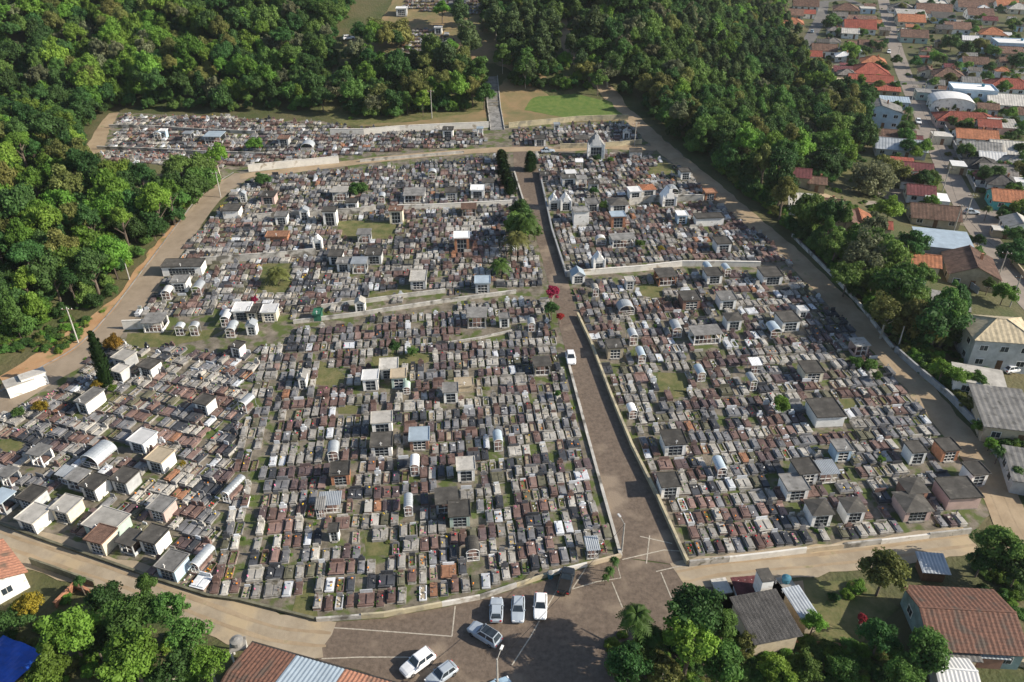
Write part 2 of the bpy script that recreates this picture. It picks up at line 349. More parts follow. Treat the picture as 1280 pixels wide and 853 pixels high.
# town streets
ts = smooth(W([(1330, 420), (1285, 375), (1248, 320), (1222, 283), (1203, 250), (1185, 215), (1168, 175), (1152, 140), (1138, 110), (1126, 80), (1118, 55), (1110, 25), (1104, 0), (1100, -15)]), 3)
drape('town_street', strip(ts, 6.6), .06, 'town_paving')
drape('back_street', strip(smooth(W([(1030, 2), (1027, 18), (1017, 40), (1005, 62), (998, 90), (1010, 110)])), 6), .06, 'asphalt')
drape('cross_street', strip(W([(1100, 103), (1150, 104), (1200, 100), (1300, 97)]), 6), .064, 'asphalt')
drape('upper_cross_street', strip(W([(1030, 2), (1060, 0), (1105, 16)]), 6), .064, 'asphalt')
for i in range(46):
    q = P(random.uniform(1020, 1290), random.uniform(2, 330)); r_ = random.uniform(3, 8)
    drape('yard_ground', [(q.x+r_*random.uniform(.6, 1.3)*math.cos(a), q.y+r_*random.uniform(.6, 1.3)*math.sin(a)) for a in [j*PI/4 for j in range(8)]], .012+.001*i*.8, random.choice(['town_paving', 'grass', 'dirt', 'town_paving', 'cement_ground']))
for ln, nm in ((fr, 'front'), (rr[:30], 'hill'), (fr2, 'side')):
    for sg in (-1, 1):
        q = strip(ln, 1.9); k = len(ln); tr_ = q[:k] if sg > 0 else q[k:][::-1]
        drape('wheel_track', strip(tr_, .5), .075+.002*(sg > 0), 'dirt', .1)
# painted lines on the plaza
for i, ln in enumerate([[(375, 783), (430, 786), (500, 791), (565, 796)], [(565, 796), (569, 758)], [(402, 824), (450, 822), (510, 822)], [(640, 832), (664, 795), (688, 752), (698, 735)], [(715, 737), (738, 702)], [(765, 728), (778, 760)],
                        [(715, 737), (745, 728), (776, 723), (771, 705)], [(778, 700), (830, 688), (858, 690)], [(800, 671), (840, 680)], [(812, 670), (808, 705)], [(826, 716), (840, 750)], [(820, 715), (860, 706)]]):
    tag(drape('painted_line', strip(W(ln), .16), .058+.001*i, 'paint_line', kind='structure'))
# ------------------------------------------------------------------ shelters and chapels of the cemetery
FOOT = []          # (x, y, radius x, radius y, angle) taken ground
def grille(mb, x0, x1, y, z0, z1, nx, nz, t=.07):
    for i in range(nx+1): x = x0+(x1-x0)*i/nx; mb.box(x-t/2, x+t/2, y-t/2, y+t/2, z0, z1)
    for j in range(nz+1): z = z0+(z1-z0)*j/nz; mb.box(x0-t/2, x1+t/2, y-t/2-.004, y+t/2+.004, z-t/2, z+t/2)
    return mb
def cross_mb(h, x=0, y=0, z=0, t=.09):
    m = MB(); m.box(x-t/2, x+t/2, y-t/2, y+t/2, z, z+h); m.box(x-h*.3, x+h*.3, y-t/2+.005, y+t/2-.005, z+h*.62, z+h*.62+t); return m
def vault_sheet(w, d, rise, zb, n=12, t=.05, corr=0):
    m = MB(); k = 14 if corr else 2
    for j in range(n):
        a0, a1 = PI*j/n, PI*(j+1)/n
        for i in range(k):
            y0, y1 = -d/2+d*i/k, -d/2+d*(i+1)/k; r0 = corr*(i % 2); r1 = corr*((i+1) % 2)
            pt = lambda a, y, r: (-(w/2+r)*math.cos(a), y, zb+(rise+r)*math.sin(a))
            m.quad(pt(a0, y0, r0), pt(a0, y1, r1), pt(a1, y1, r1), pt(a1, y0, r0))
            m.quad(pt(a0, y0, r0-t), pt(a1, y0, r0-t), pt(a1, y1, r1-t), pt(a0, y1, r1-t))
    return m
def small_tomb(parent, w, l, m='brown_granite'):
    b = MB().box(-w/2, w/2, -l/2, l/2, .06, .55).box(-w/2-.04, w/2+.04, -l/2-.04, l/2+.04, .55, .63)
    part(parent, 'tomb', b, m)
NAMEOF = dict(flat='tomb_shelter', open='open_shelter', chapel='chapel', gable='tomb_chapel', vault='vaulted_canopy', awning='corrugated_canopy', hip='hipped_shelter', block='tomb_block')
def shelter(kind, x, y, wpx, roof, wall, rot, d=None, h=2.7, dir_='right', front='grille'):
    p = P(x, y, h); s = scale_at((p.x, p.y, p.z+h)); w_ = max(1.3, wpx/s-.35); d = (d-.3 if d else w_*1.02)
    if kind in ('vault',) and not d: d = w_*1.3
    a = math.radians(rot); t = thing(NAMEOF[kind], p, a); FOOT.append((p.x, p.y, w_/2+.25, d/2+.35, a))
    W2, D2 = w_/2, d/2; th = .14
    fl = MB().box(-W2, W2, -D2, D2, -.5, .06); part(t, 'floor_slab', fl, 'grey_cement')
    if kind in ('flat', 'gable', 'chapel', 'hip', 'block'):
        part(t, 'side_wall', MB().box(-W2, -W2+th, -D2, D2-th, .06, h), wall); part(t, 'side_wall', MB().box(W2-th, W2, -D2, D2-th, .06, h), wall)
        part(t, 'back_wall', MB().box(-W2, W2, D2-th, D2, .06, h), wall)
        if kind == 'block':
            part(t, 'front_wall', MB().box(-W2+th, W2-th, -D2, -D2+th, .06, h), wall)
        else:
            pw = w_*.17; ln = .42 if h > 2.2 else .25
            f = MB().box(-W2+th, -W2+pw, -D2+.01, -D2+th, .06, h).box(W2-pw, W2-th, -D2+.01, -D2+th, .06, h).box(-W2+pw, W2-pw, -D2+.01, -D2+th, h-ln, h)
            part(t, 'front_wall', f, wall)
            n = max(2, int(round((w_-2*pw)/.7)))
            part(t, 'door_grille', grille(MB(), -W2+pw, W2-pw, -D2+th*.5, .1, h-ln-.03, n, 3), 'door_metal' if wall == 'white_paint' or random.random() < .4 else 'white_paint')
            part(t, 'glass_pane', MB().box(-W2+pw, W2-pw, -D2+th*.5+.06, -D2+th*.5+.08, .07, h-ln-.01), 'glass')
            part(t, 'threshold', MB().box(-W2*.6, W2*.6, -D2-.3, -D2-.002, -.2, .12), 'grey_cement'); part(t, 'cornice', MB().box(-W2-.04, W2+.04, -D2-.04, -D2+.008, h-.14, h-.03), 'grey_paint' if random.random() < .5 else wall)
            small_tomb(t, w_*.4, d*.6, random.choice(['brown_granite', 'dark_granite', 'grey_granite']))
    if kind in ('flat', 'block'):
        ov = .2; part(t, 'roof_slab', MB().box(-W2-ov, W2+ov, -D2-ov-.1, D2+ov, h, h+.13), roof)
        X_, Y_ = W2+ov, D2+ov; part(t, 'roof_rim', MB().box(-X_, X_, -Y_-.1, -Y_, h+.13, h+.24).box(-X_, X_, Y_-.1, Y_, h+.13, h+.24).box(-X_, -X_+.1, -Y_, Y_-.1, h+.13, h+.24).box(X_-.1, X_, -Y_, Y_-.1, h+.13, h+.24), roof)
        if random.random() < .35: part(t, 'roof_cross', cross_mb(.7, 0, -D2, h+.16), 'white_paint')
    elif kind == 'hip':
        ov = .28; e = h; r = w_*.15; a1 = [(-W2-ov, -D2-ov, e), (W2+ov, -D2-ov, e), (W2+ov, D2+ov, e), (-W2-ov, D2+ov, e)]; rx = max(0, W2-D2)*.9
        q = [(-rx, 0, e+r), (rx, 0, e+r)]; m = MB(); m.quad(a1[0], a1[1], q[1], q[0]).quad(a1[1], a1[2], q[1]).quad(a1[2], a1[3], q[0], q[1]).quad(a1[3], a1[0], q[0]).quad(*a1[::-1]); part(t, 'roof', m, roof)
    elif kind in ('gable', 'chapel'):
        r = w_*(.36 if kind == 'gable' else .62); ov = .15 if kind == 'gable' else .02
        for sg in (-1, 1):
            q = [(sg*(W2+ov), -D2-ov, h-.06), (0, -D2-ov, h+r), (0, D2+ov, h+r), (sg*(W2+ov), D2+ov, h-.06)]
            part(t, 'roof_slope', MB().slab(q if sg < 0 else q[::-1], .1), roof)
        for yy in (-D2+.02, D2-.12):
            g = MB(); g.slab([(-W2, yy, h), (W2, yy, h), (0, yy, h+r-.12)], 0.001)
            g.v[3:6] = [(q[0], q[1]+.1, q[2]) for q in g.v[:3]]; part(t, 'gable_wall', g, wall)
        if kind == 'chapel':
            for sg in (-1, 1):
                part(t, 'pinnacle', MB().box(sg*W2-.14, sg*W2+.14, -D2-.14, -D2+.14, .06, h+.5).tube((sg*W2, -D2, h+.5), (sg*W2, -D2, h+1.05), .16, .02, 4), wall)
            part(t, 'facade', MB().slab([(-W2, -D2-.06, h-.1), (W2, -D2-.06, h-.1), (W2*.55, -D2-.06, h+r*.5), (0, -D2-.06, h+r+.35), (-W2*.55, -D2-.06, h+r*.5)][:5], .001) if False else MB().box(-W2*.5, W2*.5, -D2-.07, -D2+.02, h, h+r*.62).box(-W2*.25, W2*.25, -D2-.07, -D2+.02, h+r*.62, h+r+.3), wall)
        part(t, 'roof_cross', cross_mb(.8, 0, -D2+.1, h+r+(.25 if kind == 'chapel' else -.02)), 'white_paint')
    elif kind == 'open':
        for sx in (-1, 1):
            for sy in (-1, 1): part(t, 'post', MB().box(sx*W2-sx*.2-.1, sx*W2-sx*.2+.1, sy*D2-sy*.2-.1, sy*D2-sy*.2+.1, .06, h), wall)
        part(t, 'low_wall', MB().box(-W2+.02, W2-.02, D2-.14, D2-.02, .06, h*.75).box(-W2+.02, -W2+.14, -D2+.1, D2-.16, .06, .6).box(W2-.14, W2-.02, -D2+.1, D2-.16, .06, .6), wall)
        part(t, 'roof_slab', MB().box(-W2-.15, W2+.15, -D2-.2, D2+.15, h, h+.16), roof)
        part(t, 'front_grille', grille(MB(), -W2+.3, W2-.3, -D2+.2, .1, h-.1, max(2, int(w_/.9)), 2), 'white_paint')
        small_tomb(t, w_*.45, d*.6)
    elif kind == 'vault':
        zb = h-w_*.38
        for sx in (-1, 1):
            for sy in (-1, 1): part(t, 'post', MB().tube((sx*(W2-.05), sy*(D2-.1), .06), (sx*(W2-.05), sy*(D2-.1), zb+.03), .05), 'door_metal')
        part(t, 'arched_roof', vault_sheet(w_, d, w_*.38, zb, corr=.05), roof)
        e = MB()
        for j in range(10):
            a0, a1 = PI*j/10, PI*(j+1)/10; e.tube((-W2*math.cos(a0), -D2, zb+w_*.38*math.sin(a0)), (-W2*math.cos(a1), -D2, zb+w_*.38*math.sin(a1)), .05, n=4)
        part(t, 'arch_frame', e, 'white_paint'); part(t, 'front_grille', grille(MB(), -W2+.1, W2-.1, -D2+.03, .1, zb, 2, 2, .06), 'white_paint'); small_tomb(t, w_*.55, d*.7)
    elif kind == 'awning':
        for sx in (-1, 1):
            for sy in (-1, 1): part(t, 'post', MB().tube((sx*(W2-.1), sy*(D2-.1), .06), (sx*(W2-.1), sy*(D2-.1), h-.05-(.25 if sy < 0 else 0)), .05), 'door_metal')
        m = MB(); n = int(w_/.12); 
        for i in range(n):
            x0, x1 = -W2-.1+(w_+.2)*i/n, -W2-.1+(w_+.2)*(i+1)/n; z0, z1 = .05*(i % 2), .05*((i+1) % 2)
            m.quad((x0, -D2-.2, h-.25+z0), (x1, -D2-.2, h-.25+z1), (x1, D2+.1, h+z1), (x0, D2+.1, h+z0))
        part(t, 'corrugated_roof', m, roof); part(t, 'front_grille', grille(MB(), -W2+.1, W2-.1, -D2+.1, .1, h-.4, 3, 2, .07), 'white_paint'); small_tomb(t, w_*.5, d*.6)
    return t
RN = dict(roof_dark='dark', roof_grey='grey', roof_pale='pale', roof_white='white', zinc='zinc', zinc_blue='bluish', tile_orange='orange', tank_blue='blue', tile_brown='brown', pale_cement='pale', green_net='green', roof_old='grey')
WN = dict(white_paint='white', cream_paint='cream', grey_paint='grey', pale_blue_paint='pale blue', mint_paint='mint', brick='brick', beige_render='beige', brown_paint='brown', pink_paint='pink', grey_cement='cement', green_net='green', teal_paint='teal')
KN = dict(flat='tomb shelter with {r} flat roof', open='open tomb shelter with {r} slab roof', chapel='small chapel with pointed front and {r} roof', gable='gabled tomb house with {r} roof', vault='arched canopy of {r} sheet', awning='corrugated canopy of {r} sheet', hip='tomb shelter with {r} hipped roof', block='closed tomb house with {r} roof')
D_, G_, L_, H_, Z_, B_ = 'roof_dark', 'roof_grey', 'roof_pale', 'roof_white', 'zinc', 'zinc_blue'
w_, c_, g_, k_, m_ = 'white_paint', 'cream_paint', 'grey_paint', 'brick', 'mint_paint'
SH = {
'west section': (-18.7, [('flat', 155, 444, 22, L_, g_), ('flat', 150, 461, 17, L_, g_), ('flat', 187, 455, 21, D_, w_), ('flat', 112, 495, 18, G_, w_, 4.5), ('flat', 256, 500, 20, D_, w_), ('flat', 178, 546, 26, H_, w_),
  ('vault', 121, 560, 30, Z_, g_, 4.5), ('flat', 200, 569, 26, 'beige_render', w_), ('flat', 156, 594, 26, D_, g_), ('open', 97, 594, 24, G_, w_), ('flat', 118, 602, 26, D_, w_), ('open', 49, 563, 22, G_, w_), ('awning', 81, 588, 20, Z_, w_, 2.2),
  ('flat', 40, 617, 26, D_, g_), ('flat', 83, 630, 28, L_, c_), ('flat', 202, 630, 26, G_, 'pink_paint'), ('flat', 42, 642, 30, L_, w_), ('flat', 133, 650, 46, L_, 'mint_paint', 4), ('flat', 126, 668, 28, 'tile_brown', c_),
  ('flat', 192, 668, 28, D_, w_), ('open', 163, 672, 26, D_, g_), ('flat', 215, 701, 30, G_, 'pale_blue_paint'), ('vault', 252, 692, 17, Z_, g_, 4), ('vault', 307, 497, 15, Z_, g_, 3), ('vault', 291, 604, 14, Z_, g_, 4.5), ('flat', 297, 431, 15, D_, w_), ('open', 2, 620, 24, B_, g_), ('open', 10, 590, 20, G_, g_)]),
'northwest terraces': (2, [('flat', 229, 329, 50, D_, w_, 4), ('flat', 225, 349, 20, G_, w_), ('vault', 208, 360, 13, H_, w_, 3), ('vault', 247, 354, 14, Z_, g_, 3.5), ('block', 290, 260, 21, D_, w_), ('gable', 303, 241, 9, Z_, g_),
  ('open', 193, 398, 26, G_, w_), ('vault', 224, 405, 13, Z_, w_), ('vault', 242, 404, 13, Z_, w_), ('flat', 303, 384, 22, H_, w_), ('vault', 282, 391, 13, H_, g_, 3.5), ('vault', 289, 405, 14, Z_, g_, 3.5), ('flat', 315, 388, 14, D_, c_), ('gable', 314, 404, 14, Z_, w_),
  ('flat', 336, 243, 18, D_, 'pink_paint'), ('open', 425, 237, 20, L_, g_), ('flat', 412, 262, 18, D_, w_, 3, 3.8), ('open', 518, 240, 27, G_, w_), ('flat', 564, 238, 16, D_, g_), ('flat', 597, 235, 18, H_, w_), ('vault', 477, 242, 10, Z_, g_, 3),
  ('flat', 495, 261, 18, 'tile_brown', c_, 3, 3.4), ('open', 586, 258, 20, 'tile_brown', 'grey_cement'), ('flat', 577, 294, 20, H_, k_, 3.5, 3.8), ('flat', 523, 345, 21, 'pale_cement', g_, 5), ('flat', 420, 317, 18, D_, w_), ('flat', 430, 326, 18, G_, w_),
  ('open', 449, 326, 20, Z_, g_), ('flat', 468, 315, 20, D_, g_), ('flat', 603, 350, 20, B_, g_), ('block', 347, 293, 28, 'terracotta', k_, 3, 1.3), ('chapel', 397, 300, 12, H_, w_), ('block', 397, 390, 11, 'green_net', 'green_net', 2.5, 1.6), ('gable', 450, 376, 14, L_, w_),
  ('flat', 337, 386, 20, H_, c_), ('flat', 325, 385, 18, D_, g_), ('open', 596, 391, 26, G_, 'grey_cement'), ('open', 455, 290, 18, G_, g_), ('flat', 352, 268, 16, G_, w_), ('flat', 440, 251, 15, D_, w_), ('vault', 540, 212, 12, Z_, g_), ('open', 610, 226, 16, D_, g_), ('gable', 380, 262, 12, Z_, w_)]),
'top terraces': (0, [('flat', 560, 161, 14, D_, w_), ('vault', 384, 177, 17, Z_, w_), ('flat', 355, 172, 14, 'tile_brown', g_), ('vault', 197, 164, 10, B_, g_), ('flat', 204, 163, 9, H_, 'pale_blue_paint'), ('open', 235, 166, 12, Z_, g_), ('open', 268, 168, 22, B_, g_),
  ('chapel', 745, 180, 22, G_, w_, 4, 3.8), ('flat', 675, 172, 15, D_, w_), ('open', 727, 172, 17, D_, 'pink_paint'), ('gable', 783, 164, 9, L_, w_), ('open', 795, 188, 16, D_, w_), ('awning', 724, 200, 11, H_, w_), ('flat', 696, 155, 8, Z_, w_), ('open', 600, 160, 9, B_, w_), ('flat', 548, 34, 10, H_, w_), ('flat', 502, 10, 14, H_, g_)]),
'north of the east section': (6, [('flat', 710, 220, 18, D_, w_), ('open', 727, 222, 14, G_, w_), ('flat', 742, 228, 13, D_, g_), ('open', 713, 215, 14, H_, w_), ('flat', 681, 217, 13, D_, 'pink_paint'), ('chapel', 692, 250, 14, H_, w_), ('chapel', 707, 250, 15, H_, w_),
  ('flat', 740, 252, 16, G_, w_), ('block', 726, 262, 21, G_, w_, 3, 3.6), ('hip', 772, 252, 24, D_, w_), ('flat', 772, 268, 19, B_, k_, 3, 3), ('flat', 793, 237, 16, H_, w_), ('hip', 809, 234, 19, 'tile_orange', w_), ('chapel', 835, 245, 19, H_, w_),
  ('vault', 840, 233, 17, Z_, w_), ('flat', 887, 239, 15, 'terracotta', k_), ('flat', 852, 267, 14, H_, 'pale_blue_paint'), ('block', 886, 270, 37, D_, w_, 3), ('flat', 903, 301, 20, D_, w_), ('open', 778, 296, 31, G_, w_, 3.5), ('vault', 751, 295, 15, H_, w_, 2, 2),
  ('chapel', 748, 324, 16, H_, w_), ('gable', 722, 341, 18, B_, w_, 3, 2), ('vault', 744, 357, 8, L_, g_, 2.5), ('flat', 787, 349, 12, L_, g_), ('open', 832, 341, 25, D_, k_), ('flat', 891, 340, 21, D_, w_), ('vault', 885, 330, 11, B_, g_, 3), ('vault', 908, 332, 10, B_, g_, 3), ('flat', 856, 213, 14, D_, w_), ('flat', 963, 340, 26, D_, w_)]),
'east section': (6, [('flat', 862, 370, 24, D_, 'brown_paint'), ('flat', 908, 370, 22, G_, w_), ('hip', 916, 396, 20, D_, w_), ('open', 882, 413, 38, G_, w_, 3.6), ('vault', 845, 404, 14, Z_, w_, 3.6), ('vault', 782, 378, 22, Z_, g_, 3.2), ('vault', 791, 414, 13, Z_, g_, 3),
  ('flat', 985, 396, 25, D_, w_), ('vault', 968, 406, 16, B_, g_, 3.5), ('flat', 1003, 386, 12, H_, w_), ('flat', 768, 430, 21, D_, 'beige_render'), ('vault', 801, 438, 12, B_, g_, 3.4), ('vault', 875, 460, 13, B_, g_, 3.2), ('vault', 900, 577, 15, B_, g_, 3.4),
  ('awning', 944, 451, 15, H_, w_, 2.4), ('vault', 790, 508, 13, H_, w_, 2.6, 1.9), ('flat', 842, 547, 29, D_, w_), ('flat', 836, 600, 26, D_, w_), ('flat', 1014, 459, 26, D_, c_), ('block', 1032, 510, 38, D_, w_), ('flat', 1052, 557, 22, G_, 'pale_blue_paint'),
  ('flat', 1006, 583, 28, D_, g_), ('awning', 1033, 583, 28, Z_, w_, 3.2), ('flat', 993, 603, 30, G_, w_), ('flat', 1145, 559, 22, D_, w_), ('flat', 1184, 556, 24, D_, k_), ('flat', 1220, 586, 24, D_, w_), ('block', 1198, 610, 44, D_, 'pink_paint', 4.5), ('hip', 1142, 607, 28, D_, 'brown_paint'),
  ('hip', 1141, 627, 36, D_, 'pink_paint'), ('hip', 1066, 631, 26, D_, w_), ('hip', 1024, 634, 28, D_, w_), ('open', 1075, 428, 20, 'pale_cement', 'pink_paint'), ('vault', 940, 470, 11, Z_, g_, 3)]),
'central section': (6, [('flat', 463, 469, 21, H_, w_), ('flat', 486, 455, 24, L_, g_), ('flat', 498, 467, 20, 'beige_render', m_), ('flat', 563, 485, 20, G_, w_), ('flat', 477, 522, 27, L_, w_, 3, 3), ('flat', 477, 550, 28, D_, w_), ('flat', 524, 543, 26, B_, 'brown_paint'),
  ('vault', 416, 557, 16, Z_, g_, 3.2), ('vault', 518, 574, 14, H_, w_, 3, 2.4), ('flat', 582, 580, 24, L_, w_, 3), ('flat', 425, 586, 25, D_, k_), ('awning', 412, 622, 30, Z_, w_, 2.8), ('vault', 510, 624, 14, Z_, g_, 3.2), ('open', 558, 620, 30, D_, g_), ('flat', 574, 636, 28, D_, m_),
  ('vault', 622, 543, 14, B_, g_, 3), ('block', 580, 478, 24, 'beige_render', 'beige_render', 2.5, 1.4), ('flat', 417, 660, 14, D_, w_), ('vault', 590, 678, 20, 'roof_dark', g_, 3), ('awning', 740, 678, 19, Z_, m_, 2.6), ('open', 677, 452, 23, D_, 'grey_cement'), ('vault', 508, 480, 10, m_, m_, 2.4, 1.6), ('awning', 400, 628, 14, G_, g_, 2.6), ('flat', 630, 395, 14, G_, w_), ('vault', 664, 400, 11, Z_, w_, 2.6), ('gable', 378, 468, 10, G_, w_, 3)]),
}
SHN = 0
for sec, (rot, lst) in SH.items():
    items = []
    for e in lst:
        kind, x, y, wp, rf, wl = e[:6]; d = e[6] if len(e) > 6 else None; h = e[7] if len(e) > 7 else random.uniform(2.05, 2.55)
        t = shelter(kind, x, y, wp, rf, wl, rot+random.uniform(-2, 2), d, h)
        base = f"{WN.get(wl, 'grey')} {KN[kind].format(r=RN.get(rf, WN.get(rf, 'grey')))}"
        items.append((t, base, x, y)); SHN += 1
    by = {}
    for t, b, x, y in items: by.setdefault(b, []).append((x, y, t))
    for b, l in by.items():
        l.sort(key=lambda q: q[0])
        for i, (x, y, t) in enumerate(l):
            lab = f"{b}, {'the only one' if len(l) == 1 else ordn(i)+' from the left'} in the {sec}"
            tag(t, ' '.join(lab.split()[:16]), 'chapel' if 'chapel' in t.name or 'gable' in b else 'tomb shelter', 'roofed tombs and shelters of the '+sec)
# ------------------------------------------------------------------ walls of the cemetery
WALLP = []
def wall(name, px, h, th, m, label, cat='wall', panels=None, block=True, lift=0):
    pts = [Vector(p) for p in W(px)]; fine = [pts[0]]
    for a, b in zip(pts, pts[1:]):
        k = max(1, int((b-a).length/2.5)); fine += [a.lerp(b, i/k) for i in range(1, k+1)]
    for p in fine: p.z = float(zt(p.x, p.y))
    if block: WALLP.append([(p.x, p.y) for p in fine])
    def seg(mb, a, b, h, th, top=0):
        d = (b-a); d.z = 0; d.normalize(); n = Vector((-d.y, d.x, 0))*th/2; A = [a-n, b-n, b+n, a+n]; k = len(mb.v)
        mb.v += [(q.x, q.y, q.z-.6+top*(h+.6)) for q in A]+[(q.x, q.y, q.z+h+top*.07) for q in A]
        mb.f += [tuple(k+i for i in q) for q in ((0, 3, 2, 1), (4, 5, 6, 7), (0, 1, 5, 4), (1, 2, 6, 5), (2, 3, 7, 6), (3, 0, 4, 7))]
    root = thing(name, fine[0], 0, label, cat); off = fine[0]
    fine = [p-off for p in fine]; n = len(fine)-1
    if panels:
        per = 2; k = 0
        for i in range(0, n, per):
            mb = MB(); hh = h*random.uniform(.85, 1.15)
            for j in range(i, min(i+per, n)): seg(mb, fine[j], fine[j+1], hh, th)
            part(root, 'wall_panel', mb, panels[k % len(panels)] if k < len(panels)*2 else random.choice(panels)); k += 1
    else:
        mb = MB(); cp = MB()
        for j in range(n): seg(mb, fine[j], fine[j+1], h, th)
        for j in range(n): seg(cp, fine[j], fine[j+1], h, th+.1, 1)
        part(root, 'wall_body', mb, m); part(root, 'coping', cp, m)
    return root
wall('retaining_wall', [(367, 405), (440, 396), (500, 387), (560, 378), (645, 367)], .8, .35, 'old_wall', 'long weathered retaining wall above the central section')
wall('retaining_wall', [(402, 386), (450, 380), (500, 373), (557, 366)], .9, .3, 'old_wall', 'pale low wall just above the long retaining wall of the central section')
wall('retaining_wall', [(252, 331), (300, 327), (350, 324), (396, 319)], 1.7, .3, 'old_wall', 'stained white retaining wall across the northwest terraces')
wall('retaining_wall', [(322, 275), (362, 271), (400, 270), (450, 267), (470, 264)], 1.5, .3, 'old_wall', 'pale retaining wall left of the tall shelter in the northwest terraces')
wall('retaining_wall', [(497, 262), (540, 261), (580, 259), (640, 256)], 1.2, .3, 'white_wall', 'white wall between terraces left of the cypress bushes')
wall('retaining_wall', [(311, 215), (340, 212), (380, 208), (424, 204)], 2.0, .3, 'white_wall', 'bright white retaining wall by the bend of the upper road')
wall('retaining_wall', [(450, 203), (520, 197), (580, 192)], .7, .3, 'old_wall', 'low wall along the upper road left of the stairs')
wall('retaining_wall', [(413, 169), (455, 169), (500, 165), (560, 162), (611, 160)], 1.9, .35, 'white_wall', 'long whitewashed retaining wall below the wooded slope')
wall('retaining_wall', [(636, 160), (680, 156), (720, 152), (745, 151), (785, 150)], 1.6, .35, 'yellow_wall', 'yellowish retaining wall below the green grass slope')
wall('retaining_wall', [(137, 160), (190, 161), (250, 165), (320, 168)], 1.0, .3, 'old_wall', 'dark weathered terrace wall in the top left terraces')
wall('retaining_wall', [(122, 187), (180, 189), (250, 193), (330, 195)], 1.0, .3, 'old_wall', 'lower terrace wall in the top left terraces')
wall('retaining_wall', [(700, 186), (745, 185), (775, 183), (802, 180)], 1.4, .3, 'yellow_wall', 'cream wall right of the steep white chapel')
wall('retaining_wall', [(786, 257), (815, 253), (845, 252), (878, 252), (886, 246)], 1.8, .3, 'old_wall', 'stained white wall behind the domed canopy in the east')
wall('retaining_wall', [(708, 346), (760, 342), (800, 339), (852, 333), (900, 333), (950, 334)], 1.3, .35, 'white_wall', 'cream white retaining wall right of the pointed chapel by the avenue')
wall('retaining_wall', [(205, 410), (180, 411), (155, 412)], 2.0, .3, 'white_wall', 'stained white wall end above the west road bend')
wall('retaining_wall', [(640, 415), (600, 424), (560, 430)], .4, .25, 'old_wall', 'low kerb wall in the central section near the avenue')
wall('front_wall', [(300, 752), (395, 776)], .45, .25, 'mossy_cement', 'mossy low front wall left of the painted panels')
wall('front_wall', [(396, 777), (480, 771), (600, 749), (690, 719), (776, 697)], .75, .3, None, 'front wall of painted panels above the parked cars', panels=['old_wall', 'yellow_wall', 'yellow_wall', 'white_wall', 'old_wall', 'yellow_wall', 'white_wall', 'beige_render', 'old_wall', 'old_wall'])
wall('front_wall', [(861, 708), (960, 697), (1030, 688), (1100, 680), (1160, 673), (1212, 667)], .95, .3, None, 'front wall of painted panels below the east section', panels=['grey_cement', 'white_wall', 'white_wall', 'beige_render', 'old_wall', 'white_wall', 'pale_cement', 'old_wall'])
wall('front_wall', [(0, 656), (60, 678), (130, 702), (200, 727), (262, 747), (300, 752)], .45, .25, 'mossy_cement', 'low dark front wall along the dirt road below the west section')
wall('avenue_wall', [(776, 697), (752, 611), (733, 541), (716, 476), (707, 441)], .35, .35, 'old_wall', 'low whitewashed wall along the left edge of the avenue')
wall('avenue_wall', [(859, 707), (820, 621), (790, 561), (765, 501), (738, 430), (722, 396)], .9, .3, 'yellow_wall', 'shaded yellowish wall along the right edge of the avenue')
wall('avenue_wall', [(708, 347), (690, 291), (674, 216)], 1.0, .3, 'grey_wall', 'dark grey wall along the upper right edge of the avenue')
wall('avenue_wall', [(666, 290), (643, 216)], .4, .3, 'old_wall', 'low wall along the upper left edge of the avenue')
wall('boundary_wall', [(1118, 440), (1140, 460), (1185, 498), (1217, 532), (1256, 586), (1292, 632)], 1.25, .3, 'grey_wall', 'long grey boundary wall right of the dirt road')
wall('boundary_wall', [(990, 296), (1036, 342), (1076, 385), (1116, 438)], .7, .3, 'old_wall', 'low old wall under the trees right of the dirt road')
